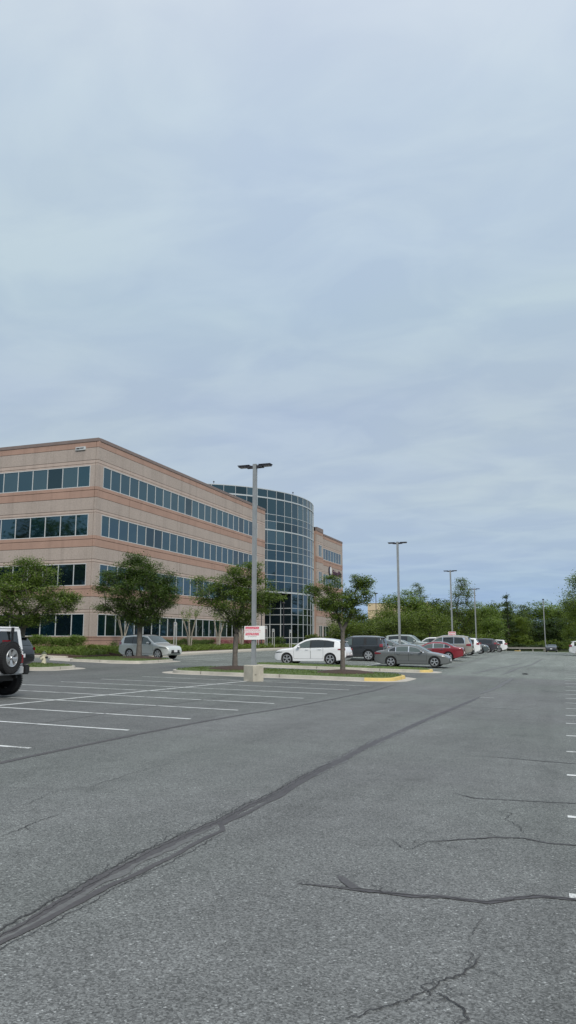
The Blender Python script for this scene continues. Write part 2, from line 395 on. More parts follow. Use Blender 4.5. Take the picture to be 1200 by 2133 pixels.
prop(mk.build('painted_markings', M_white), kind='structure')

rnd = random.Random(5); rt = random.Random(9)
sl = MB(); ck = MB(); s2 = MB()
def ribbon(mb, pts, w, dz, jit=.3, step=.06, taper=True, side=.0, wiggle=.0):
    P = []
    for a, b in zip(pts, pts[1:]):
        d = math.dist(a, b); k = max(1, int(d/step))
        for i in range(k): P.append((a[0]+(b[0]-a[0])*i/k, a[1]+(b[1]-a[1])*i/k))
    P.append(pts[-1]); n = len(P); Lf, Rt = [], []; wl = wr = 1; ox = oy = 0
    for i in range(n):
        a, b = P[max(0, i-1)], P[min(n-1, i+1)]; d = Vector((b[0]-a[0], b[1]-a[1]))
        d = d.normalized() if d.length > 0 else Vector((1, 0)); nn = Vector((-d.y, d.x))
        wl += .35*(rnd.uniform(1-jit, 1+jit)-wl); wr += .35*(rnd.uniform(1-jit, 1+jit)-wr)
        ox += .3*(rnd.uniform(-wiggle, wiggle)*3-ox)
        t_ = min(1, min(i, n-1-i)/(.12*n)+.12) if taper else 1
        Lf.append((P[i][0]+nn.x*(w/2*wl*t_+side+ox), P[i][1]+nn.y*(w/2*wl*t_+side+ox)))
        Rt.append((P[i][0]-nn.x*(w/2*wr*t_-side-ox), P[i][1]-nn.y*(w/2*wr*t_-side-ox)))
    vs = [(x, y, g(x, y)+dz) for x, y in Lf]+[(x, y, g(x, y)+dz) for x, y in Rt]
    mb.add(vs, [(i, n+i, n+i+1, i+1) for i in range(n-1)])
CR={
'big1': [(-2.97,2.6),(-2.97,3.67),(-2.99,3.93),(-3.02,4.24),(-3.06,4.71),(-3.09,5.39),(-3.08,6.15),(-3.04,6.65),(-3.07,7.39),(-3.04,8.14),(-3.1,9.3),(-3.08,10.49),(-3.13,12.34),(-3.10,14.14),(-3.07,17.08),(-2.97,20.71),(-2.85,26.49)],
'big2': [(-2.88,2.7),(-2.88,3.59),(-2.87,3.87),(-2.88,4.24),(-2.89,4.61),(-2.86,5.0),(-2.85,5.54),(-2.87,6.01),(-2.85,6.34),(-2.95,6.52),(-2.93,7.06),(-2.93,7.93),(-2.99,8.97),(-3.03,10.08)],
'seam': [(-6.9,4.0),(-6.91,8.34),(-6.96,9.39),(-6.99,10.62),(-7.01,12.11),(-7.01,13.93),(-6.93,16.11),(-6.72,18.55),(-6.62,22.45),(-6.6,27.03),(-6.9,32.64)],
'low': [(-1.81,5.22),(-1.61,5.24),(-1.42,5.26),(-1.23,5.27),(-1.04,5.28),(-0.87,5.35),(-0.72,5.35),(-0.57,5.35),(-0.43,5.51),(-0.26,5.63),(-0.05,5.65),(.6,5.7),(1.6,5.6)],
'lowbr': [(-1.61,5.51),(-1.52,5.38),(-1.41,5.26),(-1.29,5.25)],
'mid': [(-1.62,6.79),(-1.3,6.43),(-1.16,6.74),(-0.95,6.93),(-0.69,7.13),(-0.46,7.21),(-0.26,7.12),(-0.04,7.15),(.8,7.1)],
'zig': [(-0.86,8.25),(-0.63,8.22),(-0.63,7.9),(-0.53,7.67),(-0.47,7.37)],
'zig2': [(-0.63,8.22),(-0.73,8.29),(-0.49,8.6),(-0.3,8.66)],
'up': [(-1.33,9.04),(-1.04,8.82),(-0.75,8.88),(-0.41,8.95),(-0.03,9.03),(1.5,9.0)],
'up2': [(-1.34,12.2),(-0.93,12.19),(-0.52,12.12),(-0.01,12.09),(2,12.0)],
'c1': [(-2.83,8.92),(-2.6,8.84),(-2.28,8.91),(-1.95,8.92)],
'l1': [(-4.42,5.39),(-4.44,5.71),(-4.5,6.12),(-4.45,6.29)],
'l2': [(-5.11,6.21),(-5.03,6.46),(-5.05,6.66),(-5.18,7.1),(-4.97,7.49),(-5.03,8.06),(-5.05,8.75),(-5.05,9.77)],
'l3': [(-5.8,7.03),(-5.51,7.14),(-5.22,7.24),(-5.02,7.48)],
'bot': [(-0.57,4.49),(-0.55,4.39),(-0.58,4.22),(-0.67,4.08),(-0.7,3.96),(-0.75,3.84),(-0.86,3.64),(-1.05,3.46)],
'bot2': [(-0.7,3.96),(-0.62,3.89),(-0.56,3.8),(-0.52,3.71),(-.5,3.4)],
'b3': [(-0.57,5.08),(-0.6,4.86),(-0.62,4.69)],
'far1': [(-3.59,17.06),(-2.73,16.25),(-1.66,15.19)],
'far2': [(-4.23,22.08),(-3.15,22.04),(-1.0,21.81)],
'far3': [(-2.76,41.56),(-2.84,33.83),(-3.05,28.4)],'seam2': [(-9.6,11.54),(-9.41,12.36),(-9.46,14.32),(-9.62,16.57),(-9.5,22)],
'ff': [(-5.14,43.53),(-4.75,50.29),(-3.97,55.7),(-3.32,61.28)]}
ribbon(sl, CR['big1'], .082, .0045, .8, step=.035, wiggle=.006); ribbon(sl, [(x-.034, y) for x, y in CR['big2']], .048, .0045, .8); ribbon(s2, [(x+.05, y) for x, y in CR['big1'][:8]], .10, .0034, .9, wiggle=.02)
ribbon(sl, CR['big1'][6:], .12, .0040, .6); ribbon(s2, CR['big1'][7:], .17, .0030, .9)
ribbon(sl, CR['seam'], .10, .0045, .3); ribbon(sl, CR['low'], .055, .0045, .6); ribbon(sl, CR['lowbr'], .065, .0048, .4)
ribbon(sl, CR['mid'][2:], .022, .0045, .6); ribbon(sl, CR['up'], .02, .0045, .5); ribbon(sl, CR['up2'], .03, .0045, .5)
ribbon(s2, CR['far2'], .05, .0045, .5); ribbon(s2, CR['seam2'], .05, .0045, .5); ribbon(s2, CR['far3'], .22, .0045, .9); ribbon(s2, CR['ff'], .25, .0045, .9, step=.3)
ribbon(s2, [(-3.6, 44), (-3.3, 52), (-2.6, 60), (-2.3, 75)], .18, .0048, .6, step=.3)
ribbon(s2, [(-7.6, 46), (-7.1, 60), (-7.0, 80), (-7.2, 105)], .15, .0048, .5, step=.3)
def cracks(pts, w, n=2, off=.02):
    ribbon(ck, pts, w, .0062, .9, .025, wiggle=off)
    for _ in range(n):     # short side branches
        a = rnd.choice(pts[:-1]); ang = rnd.uniform(0, 6.28); L_ = rnd.uniform(.05, .22)
        ribbon(ck, [a, (a[0]+L_*math.cos(ang), a[1]+L_*math.sin(ang)), (a[0]+1.6*L_*math.cos(ang+.5), a[1]+1.6*L_*math.sin(ang+.5))], w*.6, .0058, .9, .02, wiggle=off)
for k, w in (('low', .010), ('mid', .007), ('zig', .006), ('zig2', .004), ('up', .004), ('c1', .006), ('l1', .008), ('l2', .006), ('l3', .004), ('bot', .008), ('bot2', .007), ('b3', .004), ('up2', .004)):
    cracks(CR[k], w, 3 if k in ('bot', 'mid', 'low') else 1)
ribbon(ck, [(p[0]-.055, p[1]) for p in CR['big1'][:12]], .010, .0062, .9, .025, wiggle=.012)
ribbon(ck, [(p[0]+.0, p[1]) for p in CR['big1'][:12]], .006, .0066, .9, .025, wiggle=.01)
ribbon(ck, [(p[0]-.09, p[1]) for p in CR['big1'][3:14]], .006, .0062, .9, .03, wiggle=.03)
ribbon(ck, [(p[0]+.03, p[1]) for p in CR['big2'][:9]], .007, .0062, .9, .025, wiggle=.012)
for _ in range(205):       # raveled pits along the worn joint and the broken spot near the camera
    if _ < 170:
        i = rnd.randrange(1, 11); a = CR['big1'][i]; b = CR['big1'][i+1]; t_ = rnd.random(); x = a[0]+(b[0]-a[0])*t_-rnd.gauss(.05, .035); y = a[1]+(b[1]-a[1])*t_
    else:
        x = rnd.gauss(-.70, .07); y = rnd.gauss(3.88, .14)
    r_ = rnd.uniform(.003, .008); k = rnd.randint(4, 6)
    ck.add([(x+r_*rnd.uniform(.6, 1.2)*math.cos(6.28*j/k), y+r_*rnd.uniform(.6, 1.2)*math.sin(6.28*j/k), g(x, y)+.007) for j in range(k)], [tuple(range(k))])
prop(sl.build('sealed_cracks', M_seal), kind='structure'); prop(s2.build('worn_sealed_cracks', M_seal2), kind='structure'); prop(ck.build('pavement_cracks', M_crack), kind='structure')
# twig lying on the asphalt and the dark lump far up the aisle
tw = MB(); tw.tube((-4.93, 6.2, .012), (-4.86, 6.36, .014), .006, .004, 6); tw.tube((-4.88, 6.31, .014), (-4.84, 6.30, .02), .003, .002, 5)
prop(tw.build('twig', M_barkd), 'short dark twig lying on the bare asphalt at the left edge', 'twig')
db = MB(); db.lathe([(.0, 0), (.16, .01), (.19, .05), (.12, .10), (.0, .12)], 10)
for i in range(len(db.v)):
    v = db.v[i]; db.v[i] = (v[0]*(.9+.2*math.sin(i*2.1)), v[1]*.5, v[2]*.6)
prop(db.build('rubber_scrap', M_trim, loc=(-2.4, 45.9, g(-2.4, 45.9)), smooth=True), 'small black scrap lying in the middle of the far aisle', 'debris')

# ------------------------------------------------------------------ islands, kerbs, pavement
def rrect(x0, x1, y0, y1, r, n=7, rr=None):
    P = []
    for (cx_, cy_, a0) in ((x1-r, y0+r, -90), (x1-r, y1-r, 0), (x0+r, y1-r, 90), (x0+r, y0+r, 180)):
        for i in range(n+1):
            a = R(a0+90*i/n); P.append((cx_+r*math.cos(a), cy_+r*math.sin(a)))
    out_ = []
    for i in range(len(P)):
        a, b = P[i], P[(i+1) % len(P)]; d = math.dist(a, b); k = max(1, int(d/.75))
        for j in range(k): out_.append((a[0]+(b[0]-a[0])*j/k, a[1]+(b[1]-a[1])*j/k))
    return out_
def offset(P, d):
    n = len(P); Q = []
    for i in range(n):
        a, b = P[i-1], P[(i+1) % n]; t_ = Vector((b[0]-a[0], b[1]-a[1])).normalized(); Q.append((P[i][0]-t_.y*d, P[i][1]+t_.x*d))
    return Q                      # counter-clockwise outline: positive d moves inwards
def blades(name, sampler, n, h, w, mat, parent=None, seed=1, lean=.45):
    rg = np.random.default_rng(seed)
    P = np.array(sampler(n, rg)); n = len(P)
    a = rg.uniform(0, 6.28, n); hh = h*rg.uniform(.5, 1.2, n); ww = w*rg.uniform(.7, 1.3, n)
    dx, dy = np.cos(a), np.sin(a); lx, ly = rg.normal(0, lean, n)*hh, rg.normal(0, lean, n)*hh
    V = np.zeros((n, 4, 3))
    V[:, 0] = P-np.c_[dx*ww/2, dy*ww/2, np.zeros(n)]; V[:, 1] = P+np.c_[dx*ww/2, dy*ww/2, np.zeros(n)]
    V[:, 2] = P+np.c_[lx*.55+dx*ww*.4, ly*.55+dy*ww*.4, hh*.7]; V[:, 3] = P+np.c_[lx, ly, hh*.95]
    V[:, 2] = np.where(np.isfinite(V[:, 2]), V[:, 2], 0)
    tint = np.repeat(np.clip(rg.normal(.5, .25, n), 0, 1), 4)
    return put(name, quads(name, V.reshape(-1, 3), tint, mat, order=(0, 1, 2, 3)), parent)
def quads(name, V, tint, mat, order=(0, 1, 2, 3)):
    nq = len(V)//4; me = bpy.data.meshes.new(name)
    me.vertices.add(nq*4); me.vertices.foreach_set('co', V.astype(np.float32).ravel())
    me.loops.add(nq*4); me.polygons.add(nq)
    idx = (np.arange(nq)[:, None]*4+np.array(order)[None]).ravel()
    me.loops.foreach_set('vertex_index', idx.astype(np.int32)); me.polygons.foreach_set('loop_start', (np.arange(nq)*4).astype(np.int32))
    at = me.attributes.new('tint', 'FLOAT', 'POINT'); at.data.foreach_set('value', tint.astype(np.float32))
    me.materials.append(mat); me.update(calc_edges=True); return me

def island(label, x0, x1, y0, y1, r, mulch=(), yellow=None, group='grassed kerb islands in the car park', joints=3.2):
    root = empty('traffic_island', ((x0+x1)/2, (y0+y1)/2, g((x0+x1)/2, (y0+y1)/2))); prop(root, label, 'traffic island', group)
    o0 = root.location
    P = rrect(x0, x1, y0, y1, r); Pi = offset(P, .03); Pt = offset(P, .17); Pg = offset(P, -.5); n = len(P)
    def L(p, dz): return (p[0]-o0.x, p[1]-o0.y, g(*p)+dz-o0.z)
    kb, ye, gt = MB(), MB(), MB()
    for i in range(n):
        j = (i+1) % n; t_ = ye if (yellow and yellow(P[i][0], P[i][1])) else kb
        t_.add([L(P[i], -.02), L(P[j], -.02), L(Pi[j], .135), L(Pi[i], .135)], [(0, 1, 2, 3)])
        t_.add([L(Pi[i], .135), L(Pi[j], .135), L(offset(P, .05)[j], .15), L(offset(P, .05)[i], .15)], [(0, 1, 2, 3)])
        t_.add([L(offset(P, .05)[i], .15), L(offset(P, .05)[j], .15), L(Pt[j], .15), L(Pt[i], .15)], [(0, 1, 2, 3)])
        gt.add([L(Pg[i], .006), L(Pg[j], .006), L(P[j], .012), L(P[i], .012)], [(0, 1, 2, 3)])
    if ye.f: ye.build('painted_kerb', M_yel, root)
    gt.build('gutter', M_gut, root)
    jt = kb; acc = 0
    for i in range(n):
        acc += math.dist(P[i], P[(i+1) % n])
        if acc > joints:
            acc = 0; a = P[i]; b = offset(P, .175)[i]; d = Vector((P[(i+1) % n][0]-a[0], P[(i+1) % n][1]-a[1])).normalized()*.012
            e = offset(P, -.006)[i]
            jt.add([L((e[0]-d.x, e[1]-d.y), 0), L((e[0]+d.x, e[1]+d.y), 0), L((e[0]+d.x, e[1]+d.y), .145), L((e[0]-d.x, e[1]-d.y), .145)], [(0, 1, 2, 3)], 1)
            jt.add([L((e[0]-d.x, e[1]-d.y), .152), L((e[0]+d.x, e[1]+d.y), .152), L((b[0]+d.x, b[1]+d.y), .152), L((b[0]-d.x, b[1]-d.y), .152)], [(0, 1, 2, 3)], 1)
    kb.build('kerb', [M_kerb, M_joint], root)
    # grass: mounded rings
    gr = MB(); cx_, cy_ = (x0+x1)/2, (y0+y1)/2; hw_ = (y1-y0)/2
    def ring(d, dz): return [L(p, dz) for p in offset(P, d)]
    ds = [(.165, .10), (.19, .16), (.45, .19), (min(1.0, hw_*.6), .225)]
    rings = [ring(*q) for q in ds]
    for a, b in zip(rings, rings[1:]):
        gr.add(a+b, [(i, (i+1) % n, n+(i+1) % n, n+i) for i in range(n)])
    gr.add(rings[-1], [tuple(range(n))])
    gr.build('grass', M_grass, root)
    def samp(k, rg):
        xs = rg.uniform(x0+.2, x1-.2, k); ys = rg.uniform(y0+.2, y1-.2, k); out_ = []
        for x, y in zip(xs, ys):
            dx_ = max(0, abs(x-cx_)-((x1-x0)/2-r)); dy_ = max(0, abs(y-cy_)-(hw_-r))
            if math.hypot(dx_, dy_) > r-.2: continue
            if any(math.hypot(x-mx, (y-my)*1.0) < mr_*.93 for mx, my, mr_ in mulch): continue
            e = min(x-x0, x1-x, y-y0, y1-y); out_.append((x-o0.x, y-o0.y, g(x, y)-o0.z+min(.215, .155+.06*e)))
        return out_
    b_ = blades('grass_blades', samp, int(110*(x1-x0)*(y1-y0)), .075, .02, M_lawn, root, seed=int(abs(x0)*7)); b_['kind'] = 'stuff'
    for mx, my, mr_ in mulch:
        mm = MB(); prof = [(mr_, .18), (mr_*.85, .26), (mr_*.5, .33), (.12, .37), (.0, .375)]
        for (rr_, h_) in prof:
            mm.v += [(mx-o0.x+rr_*(1+.06*math.sin(3*a_)+.04*math.sin(7*a_))*math.cos(a_), my-o0.y+rr_*math.sin(a_)*(1+.05*math.cos(5*a_)), g(mx, my)-o0.z+h_) for a_ in [2*math.pi*k/28 for k in range(28)]]
        for j in range(len(prof)-1):
            for i in range(28): mm.f.append((j*28+i, j*28+(i+1) % 28, (j+1)*28+(i+1) % 28, (j+1)*28+i)); mm.m.append(0)
        mm.build('mulch_ring', M_mulch, root, smooth=True)
    return root
island('grass island with yellow-painted right tip, nearest the camera, behind the lamp post footing', -18.5, -7.35, 33.6, 37.9, 1.2, [(-15.75, 35.9, 1.6), (-10.2, 36.0, 1.5)], lambda x, y: x > -8.75)
island('narrow grass strip island with yellow end, directly in front of the white crossover', -18.2, -7.35, 43.5, 45.3, .55, [], lambda x, y: x > -7.95)
island('mulched kerb island under the tree in front of the silver compact sport utility', -30.2, -24.9, 41.9, 47.2, .9, [(-26.75, 45.2, 1.5)])
island('grass kerb island carrying the fire hydrant, at the left of the car park', -36, -23.9, 31.0, 34.8, .9, [(-26.9, 33.2, .8)])

cp = MB(); drape(cp, [(-33.9, 45.5), (-31.4, 42.0), (-26.0, 40.75), (-24.4, 41.3), (-24.7, 42.4), (-29.25, 47.6), (-29.25, 54), (-31.4, 54), (-33.5, 50.5)], .010)
prop(cp.build('concrete_apron', M_conc), kind='structure')
sw = MB()
def slab(poly, z): 
    drape(sw, poly, z)
    for i in range(len(poly)):
        a, b = poly[i], poly[(i+1) % len(poly)]
        k = max(1, int(math.dist(a, b)/4)); 
        for j in range(k):
            p = (a[0]+(b[0]-a[0])*j/k, a[1]+(b[1]-a[1])*j/k); q = (a[0]+(b[0]-a[0])*(j+1)/k, a[1]+(b[1]-a[1])*(j+1)/k)
            sw.add([(p[0], p[1], g(*p)-.03), (q[0], q[1], g(*q)-.03), (q[0], q[1], g(*q)+z), (p[0], p[1], g(*p)+z)], [(0, 1, 2, 3)])
slab([(-29.2, 53.9), (-29.2, 112), (-36.2, 112), (-36.2, 92), (-31.4, 92), (-31.4, 50.6), (-30.2, 50.6)], .14)
slab([(-80, 45.5), (-33.7, 45.5), (-33.2, 46.3), (-33.4, 47.4), (-80, 47.2)], .13)
prop(sw.build('sidewalk', M_conc), kind='structure')

def bedz(x, y):
    d = max(x+36, 53.35-y, 0); dm = 4.8 if y > 53 else 7.0
    t_ = max(0, 1-d/dm); g0 = g(x, y)+.16; xe = -32.2 if y < 50.4 else -31.3
    t_ *= min(1, max(0, (xe-x)/1.8))
    return g0+(max(.9, g0+.15)-g0)*t_**.8
bd = MB()
for (xa, xb, ya, yb) in ((-80, -32.2, 46.6, 50.39), (-80, -31.3, 50.4, 53.4), (-36.05, -31.3, 53.4, 92), (-36.2, -35.2, 112, 130)):
    xs = np.linspace(xa, xb, max(2, int((xb-xa)/1.2)+1)); ys = np.linspace(ya, yb, max(2, int((yb-ya)/1.2)+1))
    bd.grid([[(x, y, bedz(x, y)) for y in ys] for x in xs][::-1])
    for pts_ in ([(x, ya) for x in xs], [(x, yb) for x in xs], [(xa, y) for y in ys], [(xb, y) for y in ys]):
        if pts_[0][1] == 53.4 and pts_[-1][1] == 53.4: continue
        bd.grid([[(x, y, g(x, y)-.05) for x, y in pts_], [(x, y, bedz(x, y)) for x, y in pts_]])
prop(bd.build('planting_bed', M_mulch, smooth=True), kind='structure')
def bed_samp(regs, dens=1):
    def f(k, rg):
        ar = np.array([(b-a)*(d-c) for a, b, c, d in regs]); ids = rg.choice(len(regs), k, p=ar/ar.sum()); o_ = []
        for i in ids:
            a, b, c, d = regs[i]; x, y = rg.uniform(a, b), rg.uniform(c, d)
            if math.sin(x*1.3+1.7*math.sin(y*.6))+math.sin(y*1.1+x*.4) < -1.25: continue
            o_.append((x, y, bedz(x, y)))
        return o_
    return f
prop(blades('ground_cover', bed_samp([(-60, -32.3, 47.0, 50.6), (-36, -31.4, 50.4, 53.2), (-34.2, -31.5, 53.6, 91)]), 36000, .34, .05, M_liri, seed=3, lean=.6), kind='stuff', cat='ground cover', label='low bright green grassy ground cover along the foot of the office building')

# ------------------------------------------------------------------ foliage
def puffs(centres, per, sig, leaf, rg, flat=.5, tintvar=.22, biaslight=None):
    C_ = np.asarray(centres); nC = len(C_); n = nC*per
    ci = np.repeat(np.arange(nC), per); sg = np.asarray(sig)
    s_ = rg.uniform(.7, 1.3, nC)[ci][:, None]
    P = C_[ci]+np.clip(rg.normal(0, 1, (n, 3)), -1.75, 1.75)*sg*s_
    nr = rg.normal(0, 1, (n, 3)); nr[:, 2] = np.abs(nr[:, 2])+flat*2.6; nr /= np.linalg.norm(nr, axis=1)[:, None]
    t1 = np.cross(nr, rg.normal(0, 1, (n, 3))); t1 /= np.linalg.norm(t1, axis=1)[:, None]; t2 = np.cross(nr, t1)
    L_ = leaf*rg.uniform(.6, 1.35, n)[:, None]; w = L_*.5
    V = np.stack([P-t1*L_*.5, P-t2*w*.5, P+t1*L_*.5, P+t2*w*.5], 1)
    tint = np.clip(rg.uniform(.15, .85, nC)[ci]*.55+rg.normal(.22, tintvar, n), 0, 1)
    return V.reshape(-1, 3), np.repeat(tint, 4)

def skeleton(trunk, centres, r0, sides=6, wt=.35, seed=0, pw=.5):
    """grow limbs from the trunk polyline to every foliage centre; returns an MB"""
    rg = random.Random(seed)
    nodes = [Vector(p) for p in trunk]; par = [-1]+list(range(len(trunk)-1)); plen = [0.0]
    for i in range(1, len(nodes)): plen.append(plen[-1]+(nodes[i]-nodes[i-1]).length)
    fork = len(nodes)-1; start = max(1, fork-2)
    for c in sorted(centres, key=lambda c: (Vector(c)-nodes[fork]).length):
        c = Vector(c); best = min(range(start, len(nodes)), key=lambda i: (c-nodes[i]).length+wt*plen[i]+(4 if nodes[i].z > c.z+.3 else 0))
        p = nodes[best]; d = (c-p).length; k = max(1, int(d/.5)); prev = best
        for j in range(1, k+1):
            t_ = j/k; q = p.lerp(c, t_); q.z += .12*d*math.sin(math.pi*t_)
            q += Vector((rg.gauss(0, .03), rg.gauss(0, .03), rg.gauss(0, .02)))*d*.6
            nodes.append(q); par.append(prev); plen.append(plen[prev]+(q-nodes[prev]).length); prev = len(nodes)-1
    cnt = [0]*len(nodes)
    kids = [0]*len(nodes)
    for i in range(len(nodes)): 
        if par[i] >= 0: kids[par[i]] += 1
    for i in range(len(nodes)-1, -1, -1):
        if kids[i] == 0: cnt[i] = 1
        if par[i] >= 0: cnt[par[i]] += cnt[i]
    tot = max(1, cnt[0]); mb_ = MB()
    rad = [max(.006, r0*(c/tot)**pw) for c in cnt]
    for i in range(start): rad[i] = r0*(1.25 if i == 0 else 1-.04*i)
    for i in range(1, len(nodes)):
        mb_.tube(nodes[par[i]], nodes[i], rad[par[i]] if par[i] < start or cnt[par[i]] < cnt[i]*1.6 else rad[i]*1.15, rad[i], sides if rad[i] > .02 else 4, caps=False)
    return mb_
def crown_points(lobes, rg, mind=.0):
    P = []
    for (cx_, cy_, cz_, rx, ry, rz, n) in lobes:
        k = 0
        while k < n:
            v = rg.normal(0, 1, 3); v /= np.linalg.norm(v); u = rg.uniform(.12, 1)**(1/2.4)
            p = np.array([cx_+v[0]*u*rx, cy_+v[1]*u*ry, cz_+v[2]*u*rz])
            P.append(p); k += 1
    return np.array(P)
def tree_meshes(name, seed, trunk, r0, lobes, per, sig, leaf, lm, bm, wt=.35, sides=6, flat=.5):
    rg = np.random.default_rng(seed); C_ = crown_points(lobes, rg)
    sk = skeleton(trunk, C_.tolist(), r0, sides, wt, seed)
    tm = sk.mesh(name+'_trunk', bm, smooth=True, sharp=70)
    V, T = puffs(C_, per, sig, leaf, rg, flat)
    return tm, quads(name+'_crown', V, T, lm)
def plant_tree(name, meshes, loc, label, cat, group=None, rz=0, sc=1.0):
    root = empty(name, loc, rz); root.scale = (sc,)*3 if not isinstance(sc, tuple) else sc
    prop(root, label, cat, group); put('trunk', meshes[0], root); put('crown', meshes[1], root); return root
# view axes: e = to the right in the picture, f = away
ex, ey = .941, .339
def lobe(u, w, z, ru, rw, rz, n): return (u*ex-w*ey, u*ey+w*ex, z, (ru+rw)/2*1.0 if abs(ru-rw) < .2 else ru, rw, rz, n)
G1 = 'young street trees on the car park islands'
DN = 1.85
def dens(l): return [q[:6]+(int(q[6]*DN),) for q in l]
tA = tree_meshes('t1', 11, [(0, 0, -.1), (.02, 0, .7), (0, .03, 1.3), (.05, 0, 1.75)], .15,
     dens([lobe(-.1, 0, 3.25, 2.6, 2.3, 1.15, 120), lobe(.2, 0, 4.55, 1.5, 1.4, .75, 44), lobe(-1.3, .2, 3.7, 1.5, 1.4, .8, 30), lobe(1.9, 0, 3.05, 1.0, .9, .55, 22), lobe(2.5, 0, 3.35, .4, .4, .2, 6), lobe(.1, 0, 5.15, .7, .7, .3, 9), lobe(0, 0, 2.2, 1.7, 1.5, .35, 34)]),
     78, (.22, .22, .10), .105, M_leafA, M_bark)
plant_tree('zelkova_tree', tA, (-26.75, 33.4, g(-26.75, 33.4)+.25), 'bushy green tree at the left edge, behind the white off-roader and the black vehicle', 'tree', G1)
tB = tree_meshes('t2', 12, [(0, 0, -.1), (.02, 0, .7), (0, .03, 1.5), (.02, 0, 2.0)], .17,
     dens([lobe(-.15, 0, 4.1, 2.35, 2.2, 1.7, 190), lobe(-.2, 0, 5.7, 1.6, 1.5, .95, 56), lobe(-2.0, 0, 5.2, .85, .8, .6, 18), lobe(-.5, 0, 6.5, .7, .6, .35, 10), lobe(1.5, 0, 4.0, 1.0, 1.0, 1.0, 34), lobe(.2, 0, 2.6, 1.4, 1.3, .6, 40), lobe(-2.3, 0, 3.2, .7, .6, .3, 9), lobe(-2.7, 0, 4.4, .4, .4, .3, 7), lobe(1.9, 0, 5.2, .5, .5, .35, 9)]),
     80, (.25, .25, .12), .115, M_leafB, M_bark)
plant_tree('zelkova_tree', tB, (-26.75, 45.2, g(-26.75, 45.2)+.3), 'dense dark green round tree rising in front of the silver compact sport utility', 'tree', G1)
tC = tree_meshes('t3', 13, [(0, 0, -.1), (.0, 0, .7), (.03, .03, 1.35), (.05, 0, 1.65)], .13,
     dens([lobe(.15, 0, 3.1, 1.75, 1.6, .85, 90), lobe(-1.35, 0, 3.6, .85, .85, .6, 28), lobe(.9, 0, 3.8, 1.2, 1.1, .75, 46), lobe(.4, 0, 4.6, .95, .9, .55, 30), lobe(.95, 0, 5.05, .35, .35, .25, 7), lobe(-.5, 0, 4.2, .8, .8, .5, 22), lobe(1.95, 0, 3.5, .5, .5, .3, 10), lobe(.1, 0, 2.25, .9, .8, .35, 18), lobe(-1.85, 0, 4.3, .35, .35, .25, 7)]),
     72, (.18, .18, .085), .092, M_leafA, M_bark)
plant_tree('zelkova_tree', tC, (-15.75, 35.9, g(-15.75, 35.9)+.3), 'spreading light green tree just left of the nearest lamp post', 'tree', G1)
tD = tree_meshes('t4', 14, [(0, 0, -.1), (.0, 0, .7), (.0, .02, 1.4), (.02, 0, 1.85)], .11,
     dens([lobe(-.05, 0, 2.85, 1.0, .95, .5, 34), lobe(.75, 0, 3.6, .75, .7, .6, 28), lobe(-.75, 0, 3.3, .8, .75, .45, 24), lobe(-.5, 0, 4.1, .5, .45, .45, 15), lobe(1.2, 0, 4.25, .4, .4, .25, 12), lobe(.75, 0, 4.3, .35, .35, .22, 7), lobe(-1.45, 0, 3.8, .4, .4, .25, 11), lobe(.1, 0, 3.3, 1.0, .9, .5, 24), lobe(.6, 0, 2.55, .6, .55, .3, 12)]),
     68, (.15, .15, .07), .09, M_leafA, M_bark)
plant_tree('zelkova_tree', tD, (-10.2, 36.0, g(-10.2, 36)+.3), 'small open-crowned tree on the near island, in front of the white crossover tail', 'tree', G1)

# crape myrtles with pale stems and topped heads
def crape(seed):
    rg = np.random.default_rng(seed); rr_ = random.Random(seed); tips = []; mb_ = MB()
    for k in range(6):
        a = k*1.05+rr_.uniform(-.3, .3); top = Vector((math.cos(a)*rr_.uniform(.35, .9), math.sin(a)*rr_.uniform(.35, .9), rr_.uniform(2.3, 3.0)))
        p0 = Vector((math.cos(a)*.12, math.sin(a)*.12, -.1)); pm = Vector((top.x*.35, top.y*.35, top.z*.5))
        mb_.tube(p0, pm, .07, .05, 7); mb_.tube(pm, top, .05, .035, 7)
        for j in range(3):
            t_ = top+Vector((rr_.uniform(-.3, .3), rr_.uniform(-.3, .3), rr_.uniform(.3, .8))); mb_.tube(top, t_, .025, .012, 5); tips.append(t_)
    V, T = puffs([list(t_) for t_ in tips], 34, (.14, .14, .17), .12, rg, .2)
    return mb_.mesh('crape_trunk', M_barkp, True, 70), quads('crape_crown', V, T, M_leafC)
cA, cB = crape(3), crape(8)
GC = 'crape myrtles along the facade'
for i, (x, y, lab) in enumerate(((-33.2, 65.2, 'pale-stemmed crape myrtle with topped branches, left of its row by the building'), (-33.2, 71.5, 'pale multi-stemmed crape myrtle in the middle of the row against the ground floor windows'), (-33.2, 77.3, 'pale crape myrtle right of its row, half behind the near lamp post tree'), (-34.4, 55.6, 'small crape myrtle with pale stem behind the dark round tree'))):
    plant_tree('crape_myrtle', (cA, cB)[i % 2], (x, y, bedz(x, y)), lab, 'tree', GC, rz=i*1.9, sc=1.0 if i < 3 else .95)
plant_tree('crape_myrtle', cB, (-33.6, 113.5, g(-33.6, 113.5)+.1), 'pale crape myrtle in front of the far wing of the office building', 'tree', GC, sc=1.05)

